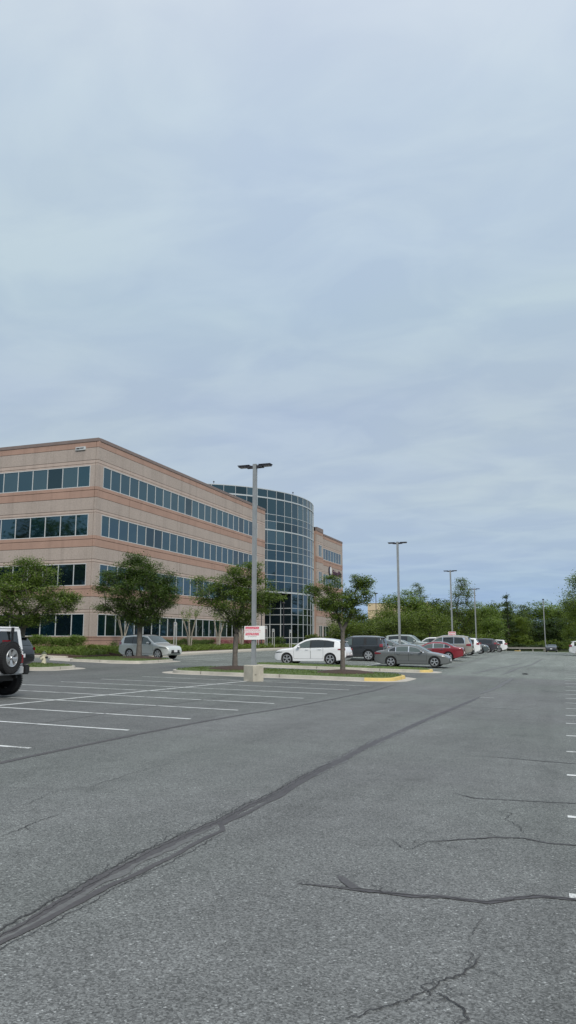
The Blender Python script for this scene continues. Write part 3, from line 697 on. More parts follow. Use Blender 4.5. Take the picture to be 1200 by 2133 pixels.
# woods behind the car park: six crown shapes, planted individually
def wood_mesh(seed, H_, rad, lm, kind='round', per=46, leaf=.34, n=1.0, bm=None):
    if kind == 'round':
        lobes = [(0, 0, H_*.55, rad, rad, H_*.25, int(70*n)), (rad*.3, 0, H_*.75, rad*.65, rad*.65, H_*.18, int(34*n)), (-rad*.35, rad*.2, H_*.7, rad*.6, rad*.6, H_*.16, int(28*n)), (0, 0, H_*.33, rad*.95, rad*.95, H_*.16, int(44*n)), (0, 0, H_*.15, rad*.9, rad*.9, H_*.09, int(26*n))]
    elif kind == 'flat':
        lobes = [(0, 0, H_*.72, rad, rad, H_*.14, int(70*n)), (rad*.2, 0, H_*.85, rad*.7, rad*.7, H_*.10, int(34*n)), (0, 0, H_*.55, rad*.9, rad*.9, H_*.10, int(36*n))]
    elif kind == 'tall':
        lobes = [(0, 0, H_*.45, rad, rad, H_*.22, int(44*n)), (0, 0, H_*.7, rad*.7, rad*.7, H_*.2, int(36*n)), (0, 0, H_*.9, rad*.4, rad*.4, H_*.10, int(14*n)), (0, 0, H_*.2, rad*.9, rad*.9, H_*.12, int(20*n))]
    elif kind == 'conifer':
        lobes = [(0, 0, H_*(.12+.11*k), rad*(1-.115*k), rad*(1-.115*k), H_*.04, int((20-2*k)*n)) for k in range(8)]
    elif kind == 'sparse':
        lobes = [(0, 0, H_*.48, rad*.95, rad*.95, H_*.2, int(44*n)), (0, 0, H_*.70, rad*.62, rad*.62, H_*.14, int(20*n)), (rad*.1, 0, H_*.87, rad*.36, rad*.36, H_*.09, int(8*n)), (0, 0, H_*.25, rad, rad, H_*.14, int(30*n))]
    k = 1 if kind != 'conifer' else 3
    tr = [(0, 0, -.3), (0, 0, H_*.12), (.05, 0, H_*.22), (0, 0, H_*.35)] if kind != 'conifer' else [(0, 0, -.3), (0, 0, H_*.3), (0, 0, H_*.6), (0, 0, H_*.98)]
    return tree_meshes('wood%d' % seed, seed, tr, H_*.018, lobes, per, (rad*.15, rad*.15, rad*.075), leaf, lm, bm or M_barkd, sides=5, flat=.6)
WD = {
 'ra': wood_mesh(21, 10, 3.6, M_leafD), 'rb': wood_mesh(22, 10, 3.8, M_leafD, n=1.1), 'rc': wood_mesh(23, 10, 3.5, M_leafE),
 'fa': wood_mesh(24, 5, 3.8, M_leafD, 'flat', leaf=.26), 'ta': wood_mesh(25, 12, 2.9, M_leafD, 'tall'), 'sp': wood_mesh(26, 12, 3.2, M_leafD, 'sparse', per=64, leaf=.24, n=1.8),
 'co': wood_mesh(27, 10, 2.0, M_leafE, 'conifer', per=36, leaf=.28), 'lb': wood_mesh(28, 10, 3.4, M_leafF, per=120, leaf=.19, n=1.6), 'rd': wood_mesh(29, 10, 3.7, M_leafC, per=64, leaf=.28), }
WH = {'ra': 10, 'rb': 10, 'rc': 10, 'fa': 5, 'ta': 12, 'sp': 12, 'co': 10, 'lb': 10, 'rd': 10}
GW = 'trees of the wood behind the car park'
DESC = {'ra': 'mid green round-crowned tree', 'rb': 'broad leafy green tree', 'rc': 'very dark green dense tree', 'fa': 'low flat-topped spreading tree', 'ta': 'tall narrow green tree', 'sp': 'tall sparse tree', 'co': 'pointed dark evergreen', 'lb': 'bright yellow-green tree', 'rd': 'fresh green full-crowned tree'}
trees = [  # kind, x, y, height, width factor, where
 ('ra', -28.6, 112, 4.6, 1.35, 'nearest the far wing, beyond the boxy charcoal vehicle'),
 ('fa', -24.8, 116, 5.6, 1.0, 'below the tan building, left of the second lamp post'),
 ('rd', -26.2, 130, 10.0, 1.05, 'just right of the tan building, behind the second lamp post'),
 ('sp', -31.9, 175, 14, .8, 'far off, between the second and third lamp posts'),
 ('rc', -28.8, 180, 11.4, 1.15, 'darkest against the sky left of the third lamp post'),
 ('fa', -18.1, 108, 5.1, 1.05, 'with a dark stem right behind the parked silver-green van'),
 ('fa', -22.1, 105, 4.4, .9, 'close behind the second lamp post'),
 ('sp', -16.2, 130, 11.6, .95, 'right behind the third lamp post'),
 ('ra', -19.6, 141, 8.4, .9, 'between the third and second lamp posts, in the second rank'),
 ('rd', -14.0, 139, 8.3, 1.0, 'directly behind the fourth lamp post'),
 ('rb', -13.2, 158, 9.6, 1.0, 'in the back rank right of the fourth lamp post'),
 ('co', -10.2, 146, 10.0, .95, 'standing up above the wood left of the light bushes'),
 ('rd', -12.3, 134, 5.6, 1.2, 'low behind the row of parked cars'),
 ('ta', -8.7, 172, 8.8, 1.2, 'over the guard rail, second rank'),
 ('rd', -5.9, 178, 10.4, 1.25, 'behind the lone far lamp post'),
 ('rc', -7.1, 158, 6.0, 1.35, 'over the bright bushes by the guard rail'),
 ('rd', -2.1, 184, 10.2, 1.3, 'over the dark sports car, back rank'),
 ('rc', -2.6, 161, 6.6, 1.35, 'right behind the dark sports car'),
 ('lb', 1.2, 117, 8.2, .75, 'over the white crossover at the right edge'),
 ('lb', 3.3, 93, 10.6, .92, 'at the very right edge of the lot, highest there'),
 ('ra', -36.4, 150, 5.6, 1.25, 'low between the far wing and the tan building'),
 ('co', -35.2, 118.5, 4.2, 1.0, 'small, close against the far wing'),
 ('rb', -25.5, 150, 9.0, 1.0, 'before the right part of the tan building'),
 ('ra', -31.5, 140, 5.2, 1.5, 'before the left part of the tan building'),
 ('rb', -20.5, 160, 7.8, 1.25, 'in the back rank between third lamp post and dark tree'),
 ('rd', -16.8, 168, 8.6, 1.3, 'in the back rank behind the sparse tall one'),
 ('lb', -9.0, 150, 6.5, 1.1, 'behind the last white car of the row'),
 ('rc', -10.6, 168, 8.2, 1.3, 'in the back rank behind the pointed evergreen'),
 ('ra', 1.0, 170, 9.0, 1.2, 'behind the right edge crossover, back rank'),
 ('rb', -14.8, 150, 7.0, 1.2, 'filling the gap behind the fourth lamp post'),
 ('fa', -27.5, 100, 3.6, .8, 'low beside the entrance drive near the far wing'),
 ('ra', -34, 165, 6.5, 1.3, 'far behind the end of the office building'),
 ('rb', -40, 176, 7.0, 1.3, 'farthest, behind the end of the office building'),
]

for k_, x, y, h_, wf, wh in trees:
    h_ *= 1.08; s = h_/WH[k_]; plant_tree('woodland_tree' if k_ != 'co' else 'evergreen_tree', WD[k_], (x, y, g(x, y)-.05), DESC[k_]+' '+wh, 'tree', GW, rt.uniform(0, 6.28), (s*wf, s*wf, s) if k_ != 'fa' else (wf*1.0, wf*1.0, s))
# unseen side of the lot: trees that the windows mirror
GO = 'trees round the open side of the car park'
for i, (x, y, h_) in enumerate([(33, 30, 13), (34, 44, 15), (32, 58, 14), (35, 72, 16), (33, 86, 14), (31, 100, 15), (34, 115, 15), (30, 130, 14), (26, 146, 13), (36, 160, 15), (14, 152, 10), (20, 170, 12),
        (-62, -14, 13), (-74, -20, 16), (-88, -12, 14), (-100, -22, 15), (-114, -10, 13), (-50, -24, 12), (-128, -20, 15), (7, 165, 9.5), (-93, -14, 24), (-80, -17, 20), (-103, -16, 19)]):
    k_ = ('ra', 'rb', 'rc', 'ta')[i % 4]; s = h_/WH[k_]
    plant_tree('border_tree', WD[k_], (x, y, g(x, y)-.05), 'tree of the belt round the open side of the car park, outside the view', 'tree', GO, rt.uniform(0, 6.28), (s*1.15, s*1.15, s))

def belt(name, x0, x1, y0, y1, h, n, leaf, mat, label, seed, per=40, sg_=.9):
    rg = np.random.default_rng(seed); C_ = []
    for _ in range(n):
        x, y = rg.uniform(x0, x1), rg.uniform(y0, y1); u = x if (x1-x0) > (y1-y0) else y
        hh = h*(.78+.16*math.sin(u*.31+seed)+.12*math.sin(u*.83+1.3*seed))
        C_.append((x, y, g(x, y)+hh*rg.uniform(.02, 1)))
    V, T = puffs(C_, per, (sg_, sg_, sg_*.55), leaf, rg, .5)
    return prop(put(name, quads(name, V, T, mat)), label, 'woods', kind='stuff')
belt('distant_woods', -60, 30, 192, 200, 8.0, 900, .7, M_leafE, 'dark mass of the wood beyond the separate trees at the end of the car park', 51)
belt('distant_woods', -36, -10, 124, 128, 3.6, 260, .35, M_leafD, 'dark undergrowth below the trees behind the parked cars', 52, sg_=.6)
belt('border_woods', 37, 41, 10, 175, 18, 1700, .8, M_leafE, 'wood along the open right side of the car park, outside the view', 53)
belt('border_woods', -135, -45, -26, -20, 14.5, 1100, .8, M_leafE, 'wood behind the photographer, outside the view', 54)
def leafbox(name, x0, x1, y0, y1, zf, h, mat, label, cat, n, leaf=.09, seed=1, group=None, core=M_barkd, per=30):
    rg = np.random.default_rng(seed); root = empty(name, ((x0+x1)/2, (y0+y1)/2, zf((x0+x1)/2, (y0+y1)/2))); o0 = root.location
    C_ = []
    for _ in range(n):
        x, y = rg.uniform(x0, x1), rg.uniform(y0, y1); f_ = rg.uniform(.1, 1)**.5
        if rg.random() < .4: y = y0 if rg.random() < .7 else y1
        if rg.random() < .15: x = x1 if rg.random() < .5 else x0
        C_.append((x-o0.x, y-o0.y, zf(x, y)-o0.z+h*f_*(.9+.1*math.sin(x*1.9+y))))
    V, T = puffs(C_, per, (.14, .14, .09), leaf, rg, .3)
    put('foliage', quads(name, V, T, mat), root)
    prop(root, label, cat, group); return root
leafbox('hedge', -44.5, -35.7, 50.6, 51.9, bedz, 1.0, M_leafC, 'clipped green hedge below the windows behind the fire hydrant', 'hedge', 900, .10, 5)
leafbox('hedge', -35.2, -34.0, 59, 72, bedz, .75, M_leafB, 'low green hedge below the ground floor windows, left of the pale-stemmed trees', 'hedge', 700, .09, 6)
leafbox('shrub', -34.6, -33.8, 53.7, 54.4, bedz, .55, M_leafB, 'small dark shrub at the corner of the office building', 'shrub', 26, .08, 8)
fl = [(-34.6, 58.2, 59.8, 'pink azalea bush left of the hedge, behind the silver compact sport utility'), (-34.3, 73.5, 79.0, 'long pink azalea bush below the windows behind the near tree'), (-34.0, 80.0, 84.5, 'pink azalea bush right of the nearest lamp post, close to the sign')]
for i, (x, ya, yb, lab) in enumerate(fl):
    leafbox('azalea_bush', x-.4, x+.5, ya, yb, bedz, .75, M_flower, lab, 'flowering shrub', 90+60*i, .07, 20+i, 'pink azaleas at the foot of the facade')
leafbox('shrub', -33.6, -32.2, 86.5, 88.3, bedz, 1.15, M_leafB, 'dark rounded shrub in front of the building entrance', 'shrub', 170, .09, 31)
leafbox('hedge', -10.6, -4.4, 142.6, 144.0, lambda x, y: g(x, y), 1.15, M_leafE, 'dark clipped hedge right behind the timber guard rail', 'hedge', 420, .13, 33, per=36)
leafbox('bush', -10.2, -7.2, 145.6, 148.0, lambda x, y: g(x, y), 2.9, M_leafF, 'bright yellow-green bush behind the left end of the guard rail', 'bush', 120, .2, 34, per=34)
leafbox('bush', -6.9, -4.3, 145.6, 147.4, lambda x, y: g(x, y), 1.9, M_leafF, 'lower yellow-green bush behind the right end of the guard rail', 'bush', 90, .2, 35, per=34)
for i, (xa, xb, y, h_) in enumerate(((-34, -27, 102, 1.8), (-27.5, -20, 112, 2.4), (-20, -13, 118, 2.4), (-4, 6, 150, 2.2))):
    leafbox('bush', xa, xb, y, y+2.5, lambda x, y: g(x, y), h_, M_leafD, ('green bushes left behind the lot beside the far wing', 'long dark green thicket behind the parked cars, below the second lamp post', 'green thicket behind the large champagne vehicle', 'dark thicket behind the dark sports car')[i], 'bushes', 210, .2, 40+i, per=34)

# ------------------------------------------------------------------ office building
bld = empty('office_building', (-36, 53.35, 0))
prop(bld, 'four-storey office building with pink and beige bands, ribbon windows and a round glass tower', 'building')
O = Vector((-36, 53.35, 0))
SILL = [1.83, 5.91, 10.01, 14.10]
def facade(o, U, Nn, L_, wins, joints, zb=.2, ztop=18.22, s0=0.0, s1=None, small=False):
    """o,U,Nn world; wins [(u0,u1,first pane)], walls as slabs between open joints over a dark backing"""
    U, Nn = Vector(U), Vector(Nn); s1 = L_ if s1 is None else s1
    Mx = Matrix.Translation(Vector(o)-O) @ Matrix((( U.x, -Nn.x, 0, 0), (U.y, -Nn.y, 0, 0), (0, 0, 1, 0), (0, 0, 0, 1)))
    gp = .035; wl = MB(); rows = []
    rows.append((zb, .93, 2, 0)); rows.append((.93+gp, 1.49-gp/2, 2, 0)); rows.append((1.49+gp/2, 1.70, 2, 0)); rows.append((1.70+gp, 1.83, 2, .015))
    for k, s in enumerate(SILL):
        h = s+1.81
        rows.append((h, h+.11-gp/2, 1, 0)); rows.append((h+.11+gp/2, h+.34-gp/2, 1, 0))
        if k < 3:
            rows.append((h+.34+gp/2, h+1.38-gp/2, 0, 0)); rows.append((h+1.38+gp/2, h+2.0-gp/2, 2, 0)); rows.append((h+2.0+gp/2, SILL[k+1], 2, .015))
    rows[-2] = (15.91, 16.08-gp/2, 1, 0); rows[-1] = (16.08+gp/2, 16.37-gp/2, 1, 0)
    rows += [(16.37+gp/2, 17.44-gp/2, 0, 0), (17.44+gp/2, 17.95, 2, 0), (17.95, ztop, 3, .05)]
    cuts = [s0]+[j for j in joints if s0 < j < s1]+[s1]
    def bx(mb_, u0, u1, z0, z1, m, d=0.0, back=.25): mb_.box(u0, u1, -d, back, z0, z1, m, Mx)
    for (z0, z1, m, d) in rows:
        for i, (a, b) in enumerate(zip(cuts, cuts[1:])):
            bx(wl, a+(gp/2 if i else 0), b-(gp/2 if b < s1 else 0), z0, z1, m, d) if m != 3 else None
        if m == 3: bx(wl, s0, s1, z0, z1, 3, d, .45)
    # piers at window height
    for s in SILL:
        edges = [s0]+[e for w_ in wins for e in w_[:2]]+[s1]
        for a, b in zip(edges[::2], edges[1::2]):
            if b-a < .05: continue
            cs = [a]+[j for j in joints if a < j < b]+[b]
            for i, (c_, d_) in enumerate(zip(cs, cs[1:])): bx(wl, c_+(gp/2 if i else 0), d_-(gp/2 if i < len(cs)-2 else 0), s+.002, s+1.808, 0, 0)
    w_o = wl.build('wall', [M_gran, M_smooth, M_pink, M_cap], bld)
    bk = MB(); bx(bk, s0+.01, s1-.01, zb, ztop-.1, 0, -.13, .30); 
    # backing stays behind the joints only (between windows the glass hides it)
    bk.build('joint_backing', M_groove, bld)
    for s in SILL:
        for (a, b, p0) in wins:
            gl, fr = MB(), MB(); z0, z1 = s+.001, s+1.81
            st_ = [a]; u = a+p0
            while u < b-.4: st_.append(u); u += 1.52 if not small else .75
            st_.append(b)
            for c_, d_ in zip(st_, st_[1:]):
                j1 = rt.uniform(-.006, .006); j2 = rt.uniform(-.006, .006)
                vs = [Vector((c_, .045+j1, z0)), Vector((d_, .045-j1, z0)), Vector((d_, .045-j1+j2, z1)), Vector((c_, .045+j1+j2, z1))]
                gl.add([Mx @ v for v in vs], [(0, 1, 2, 3)], rt.choices((0, 1, 2, 3), (5, 3, 1.2, 2))[0])
            for u in st_[1:-1]: fr.box(u-.03, u+.03, .0, .06, z0+.055, z1-.055, 0, Mx)
            fr.box(a, b, -.012, .06, z0, z0+.055, 0, Mx); fr.box(a, b, -.012, .06, z1-.055, z1, 0, Mx)
            fr.box(a, a+.055, -.01, .06, z0+.055, z1-.055, 0, Mx); fr.box(b-.055, b, -.01, .06, z0+.055, z1-.055, 0, Mx)
            w = gl.build('window', GL, bld); fr.build('window_frame', M_frame, w)
    return Mx
jr = [.23, 5.2, 10.35, 15.5, 22.9, 30.6]
facade((-36, 53.35, 0), (0, 1, 0), (1, 0, 0), 37.9, [(.84, 35.2, 1.2)], [5.1, 14.8, 22.9, 30.4], s0=.252)
facade((-36, 53.35, 0), (-1, 0, 0), (0, -1, 0), 44, [(.72, 43.0, 1.21)], [.24, 15.5, 30.5])
facade((-36.0, 114.3, 0), (0, 1, 0), (1, 0, 0), 13.4, [(2.1, 12.4, 1.2)], [2.0, 7.2])
facade((-35.3, 110.95, 0), (0, 1, 0), (1, 0, 0), 3.2, [(.9, 2.5, .8)], [], ztop=18.55)
# returns and roof
def wbox(mb_, x0, x1, y0, y1, z0, z1, m=0): mb_.box(x0-O.x, x1-O.x, y0-O.y, y1-O.y, z0-O.z, z1-O.z, m)
for (a_, b_, c_, d_, h_, m_) in ((-36.26, -35.56, 110.95, 111.2, 18.55, M_pink), (-36.26, -35.56, 113.9, 114.15, 18.55, M_pink), (-60, -36.25, 91.0, 91.245, 18.2, M_gran), (-60, -36.25, 127.45, 127.69, 18.2, M_gran)):
    sd = MB(); wbox(sd, a_, b_, c_, d_, .2, h_); sd.build('side_wall', m_, bld)
rf = MB(); wbox(rf, -79.9, -36.3, 53.7, 91.0, 17.6, 17.9); wbox(rf, -58, -36.3, 111.2, 127.4, 17.6, 17.9); rf.build('roof', M_roof, bld)
cr_ = MB(); wbox(cr_, -79.7, -36.45, 53.8, 90.9, .2, 17.5); wbox(cr_, -58, -36.45, 111.3, 127.3, .2, 17.5); cr_.build('core', M_soff, bld)
# glass tower
CX, CY, RR = -52.96, 103.40, 18.61
ROWS = [.98, 1.80, 3.58, 4.86, 5.72, 7.76, 9.14, 10.0, 11.87, 13.25, 14.11, 15.96, 17.16, 18.07, 20.22, 21.35]
def pt(a, z, r=RR): return Vector((CX+r*math.cos(R(a))-O.x, CY+r*math.sin(R(a))-O.y, z-O.z))
A0 = -15.15; STEP = 4.972
angs = [A0+STEP*k for k in range(-18, 14)]
gl, fr = MB(), MB()
for a, b in zip(angs, angs[1:]):
    for z0, z1 in zip(ROWS, ROWS[1:]):
        if a < A0-.1 and z1 < 7.8: continue
        j = [rt.uniform(-.010, .010) for _ in range(3)]
        gl.add([pt(a, z0, RR+j[0]), pt(b, z0, RR-j[0]), pt(b, z1, RR-j[0]+j[1]), pt(a, z1, RR+j[0]+j[1])], [(0, 1, 2, 3)], rt.choices((0, 1, 2), (6, 2, 1))[0])
def arcbar(mb_, a, b, z0, z1, r0, r1):
    vs = [pt(a, z0, r0), pt(a, z0, r1), pt(a, z1, r1), pt(a, z1, r0), pt(b, z0, r0), pt(b, z0, r1), pt(b, z1, r1), pt(b, z1, r0)]
    mb_.add(vs, [(0, 1, 5, 4), (1, 2, 6, 5), (2, 3, 7, 6), (3, 0, 4, 7), (0, 3, 2, 1), (4, 5, 6, 7)])
hv = {7.76: .11, 11.87: .09, 15.96: .09, 20.22: .09, 21.35: .05, .98: .08}
for a, b in zip(angs, angs[1:]):
    for z in ROWS:
        if a < A0-.1 and z < 7.7: continue
        h = hv.get(z, .032); arcbar(fr, a+.085, b-.085, z-h, z+h, RR-.03, RR+(.07 if h > .06 else .045))
for a in angs:
    zb = .9 if a > A0-.1 else 7.6
    arcbar(fr, a-.08, a+.08, zb, 21.40, RR-.04, RR+.06)
# recessed entrance wall
ec = pt(A0, 0)
NP = 9
for k in range(NP):
    x1, x0 = ec.x-1.55*k, ec.x-1.55*(k+1)
    for z0, z1 in zip(ROWS[:5], ROWS[1:6]):
        j = rt.uniform(-.004, .004); gl.add([(x0, ec.y+j, z0), (x1, ec.y-j, z0), (x1, ec.y-j, z1), (x0, ec.y+j, z1)], [(0, 1, 2, 3)])
    fr.box(x0-.04, x0+.04, ec.y-.07, ec.y+.02, .9, 7.66)
for z in ROWS[:5]:
    h = .05; fr.box(ec.x-1.55*NP, ec.x-.06, ec.y-.06, ec.y+.015, z-h, z+h)
gt_ = gl.build('curtain_wall', [M_glasst, GL[3], GL[2]], bld); fr.build('mullion_grid', M_grid, gt_)
tp = MB(); tp.add([pt(a, 21.3, RR-.05) for a in angs], [tuple(range(len(angs)))]); tp.add([pt(a, 7.62, RR-.05) for a in angs if a <= A0+.1], [tuple(range(len([a for a in angs if a <= A0+.1]))[::-1])]); tp.build('tower_roof', M_soff, bld)
ci = MB(); ci.add([pt(a, z, RR-.6) for z in (7.7, 21.2) for a in angs], [(i, i+1, len(angs)+i+1, len(angs)+i) for i in range(len(angs)-1)]); ci.build('tower_interior', M_soff, bld)
# roof camera knobs on the tower rim
for a in (-54, -14):
    kn = MB(); kn.tube(pt(a, 21.4), pt(a, 21.6), .03, .03, 6); kn.lathe([(0, 21.58), (.10, 21.6), (.12, 21.68), (.05, 21.76), (0, 21.77)], 8, c=pt(a, 0)); kn.build('roof_camera', M_dark, bld)
# overflow scupper high on the left face
sc_ = MB(); wbox(sc_, -38.2, -37.25, 53.24, 53.35, 17.28, 17.56, 0); wbox(sc_, -38.12, -37.8, 53.225, 53.24, 17.36, 17.47, 1); wbox(sc_, -37.75, -37.4, 53.22, 53.24, 17.40, 17.47, 1)
sc_.build('scupper', [M_frame, M_dark], bld)
# doors in the recess
for k in (1, 2):
    dr = MB(); dr.box(ec.x-1.55*k-.06, ec.x-1.55*k+.06, ec.y-.10, ec.y-.07, .98, 3.55); dr.build('door_frame', M_frame, bld)

def text_mesh(s, size, ext=.01, shear=0.0, name='text'):
    cu = bpy.data.curves.new(name, 'FONT'); cu.body = s; cu.size = size; cu.extrude = ext; cu.align_x = 'CENTER'; cu.align_y = 'CENTER'; cu.shear = shear
    cu.resolution_u = 3
    ob = bpy.data.objects.new(name, cu); COL.objects.link(ob)
    dg = bpy.context.evaluated_depsgraph_get(); me = bpy.data.meshes.new_from_object(ob.evaluated_get(dg)); COL.objects.unlink(ob); bpy.data.objects.remove(ob)
    return me
sg = empty('wall_sign', (-35.96, 123.0, 12.4)); prop(sg, 'purple letter sign with a round emblem mounted high on the far wing', 'sign')
me = text_mesh('Spines Flex', 1.28, .05, .15); me.materials.append(M_pur)
o = put('lettering', me, sg, (.06, .95, 0)); o.rotation_euler = (R(90), 0, R(90)); o.scale = (.92, 1, 1)
em = MB(); em.tube((0, -3.1, .18), (.10, -3.1, .18), .75, .75, 28); em.build('emblem_disc', M_purd, sg)
e2 = MB()
vs = []
for i in range(24):
    a = 2*math.pi*i/24; vs.append((.115, -2.86+.42*math.cos(a), .22+.62*math.sin(a)))
e2.add(vs, [tuple(range(24))]); vs2 = [(.10, y, z) for _, y, z in vs]; e2.add(vs+vs2, [(i, (i+1) % 24, 24+(i+1) % 24, 24+i) for i in range(24)]); e2.build('emblem_face', M_signw, sg)

# far tan building
tb = empty('tan_building', (-53, 262, 0)); prop(tb, 'pale tan flat-roofed building seen over the trees right of the office', 'building')
m_ = MB(); m_.box(-12, -4.2, 0, 20, -2, 13.8); m_.box(-4.2, 2.2, .5, 20, -2, 12.6); m_.box(2.2, 9, 0, 20, -2, 13.4); m_.box(5.2, 9, -.5, 0, -2, 13.9); m_.build('wall', M_tan, tb)
M_tant = pmat('tan_trim', (.45, .35, .24), .8)
for q_ in ((-12.1, -4.1, -.12, -.002, 11.4, 11.6), (-12.2, -4, -.1, .1, 13.8, 13.95), (2.1, 9.1, -.1, .1, 13.4, 13.55)): m_ = MB(); m_.box(*q_); m_.build('cornice', M_tant, tb)
m_ = MB(); m_.box(4.2, 5.6, -.03, .3, 11.8, 12.9); m_.build('window', M_glass, tb)
m_ = MB(); m_.tube((-6, 6, 13), (-6, 6, 15.6), .12, .08, 6); m_.build('roof_mast', M_dark, tb)

# ------------------------------------------------------------------ lamp posts
def lamp(x, y, ztop, label, heads='x', base=True, sign=False, group='tall car park lamp posts', w=.155):
    z0 = g(x, y); root = empty('lamp_post', (x, y, z0)); prop(root, label, 'lamp post', group); H_ = ztop-z0
    hb = .66 if base else .05
    if base:
        m = MB(); a = .29
        prof = [(a*1.0, -.05), (a*1.0, hb-.03), (a-.03, hb)]
        for (r_, z) in prof: m.v += [(r_*sx_, r_*sy_, z) for sx_, sy_ in ((-1, -1), (1, -1), (1, 1), (-1, 1))]
        for j in range(2):
            for i in range(4): m.f.append((4*j+i, 4*j+(i+1) % 4, 4*j+4+(i+1) % 4, 4*j+4+i)); m.m.append(0)
        m.add([m.v[8], m.v[9], m.v[10], m.v[11]], [(0, 1, 2, 3)])
        o = m.build('footing', M_base, root, rz=R(64))
        c = MB(); c.box(-.20, -.10, -.296, -.290, .26, .285); o2 = c.build('chip', M_joint, o)
    m = MB(); m.box(-.15, .15, -.15, .15, hb, hb+.02)
    m.box(-w/2-.02, w/2+.02, -w/2-.02, w/2+.02, hb+.02, hb+.10); m.build('base_plate', M_pole, root)
    m = MB(); m.box(-w/2, w/2, -w/2, w/2, hb+.1, H_-.02); m.box(-w/2-.005, w/2+.005, -w/2-.005, w/2+.005, H_-.02, H_+.015); m.build('pole', M_pole, root)
    for s_ in (-1, 1):
        hd = MB(); rot = 0 if heads == 'x' else 90
        Mh = Matrix.Rotation(R(rot), 4, 'Z')
        def bxx(a, b, c, d, e, f_, m_=0):
            x0_, x1_ = sorted((a*s_, b*s_)); hd.box(x0_, x1_, c, d, e, f_, m_, Mh)
        bxx(w/2, w/2+.16, -.06, .06, H_-.17, H_-.05); bxx(w/2+.12, w/2+.30, -.13, .13, H_-.15, H_-.05)
        for i in range(3): bxx(w/2+.30+.12*i, w/2+.30+.12*(i+1)-.015, -.15, .15, H_-.105, H_-.05)
        bxx(w/2+.14, w/2+.68, -.165, .165, H_-.05, H_-.02)
        bxx(w/2+.33, w/2+.63, -.12, .12, H_-.113, H_-.106, 1)
        hd.build('lamp_head', [M_dark, M_led], root)
    return root
L1 = lamp(-12.38, 30.15, 9.07, 'nearest and tallest-looking lamp post, on a pale concrete footing with a red and white sign')
lamp(-12.4, 60.1, 9.23, 'second lamp post, rising behind the grey sedan')
lamp(-12.4, 89.5, 9.42, 'third lamp post with a small red and white sign, behind the champagne vehicle')
lamp(-12.55, 115.0, 8.9, 'fourth lamp post along the row, rising behind the farther parked cars')
lamp(-3.95, 146.0, 8.72, 'lone lamp post beside the dark sports car at the far end of the aisle', 'y')
lamp(-3.6, 205.0, 10.6, 'thin distant post half hidden in the trees right of the lone far lamp post', 'y', base=False, group='thin distant posts', w=.2)
def dark_lamp(x, y, z0, H_, label, name='lamp_post', flat=True):
    root = empty(name, (x, y, z0)); prop(root, label, 'lamp post')
    m = MB(); m.tube((0, 0, 0), (0, 0, H_-.1), .07, .05, 8); m.tube((0, 0, 0), (0, 0, .25), .11, .10, 8); m.build('pole', M_dark, root)
    m = MB(); m.lathe([(.02, H_-.12), (.12, H_-.1), (.38 if flat else .20, H_-.04), (.38 if flat else .20, H_+.03), (.1, H_+.10), (0, H_+.11)], 12); m.build('lamp_head', M_dark, root)
dark_lamp(-29.3, 123.7, g(-29.3, 123.7), 9.0-g(-29.3, 123.7), 'thin dark lamp post with a flat head beside the tan building')
dark_lamp(-33.0, 90.0, g(-33, 90)+.14, 5.4, 'dark pedestrian lamp in front of the glass entrance', 'pedestrian_lamp', False)
dark_lamp(-33.1, 82.9, bedz(-33.1, 82.9), 4.1, 'dark pedestrian lamp just right of the nearest lamp post', 'pedestrian_lamp', False)

def plate_sign(x, y, z, w_, h_, rz, label, group, lines=True):
    root = empty('parking_sign', (x, y, z), rz); prop(root, label, 'sign', group)
    m = MB(); m.box(-w_/2, w_/2, -.004, .004, -h_/2, h_/2); m.build('panel', M_signw, root)
    if lines:
        m = MB(); m.box(-w_*.44, w_*.44, -.0065, -.0042, h_*.27, h_*.45); m.build('red_band', M_signr, root); m = MB(); m.box(-w_*.44, w_*.44, -.0065, -.0042, -h_*.18, -h_*.02); m.build('red_band', M_signr, root)
        for s_, sz, zz, mt in (('Unauthorized Parking', .062*w_/.66, h_*.355, M_signw), ('Towing Enforced', .074*w_/.66, -h_*.10, M_signw), ('Vehicles will be towed away', .054*w_/.66, h_*.19, M_signr), ('at the expense of the owner', .054*w_/.66, h_*.07, M_signr), ('tow service 24 hours', .038*w_/.66, -h_*.27, M_joint)):
            me_ = text_mesh(s_, sz*1.15, .0008); me_.materials.append(mt); o_ = put('lettering', me_, root, (0, -.0078, zz)); o_.rotation_euler = (R(90), 0, 0)
    for sx_ in (-1, 1): m = MB(); m.box(sx_*w_*.12-.02, sx_*w_*.12+.02, .004, .03, -h_*.3, h_*.3); m.build('bracket', M_pole, root); return root
GS = 'red and white signs fixed to lamp posts'
plate_sign(-12.40, 30.02, 1.86, .66, .56, R(14), 'red and white parking sign on the front of the nearest lamp post', GS)
plate_sign(-12.29, 30.28, 1.87, .66, .56, R(194), 'back-to-back twin of the front sign, its edge showing right of the nearest lamp post', GS)
plate_sign(-12.42, 89.37, 2.15, .84, .60, R(10), 'small red and white sign on the third lamp post', GS)

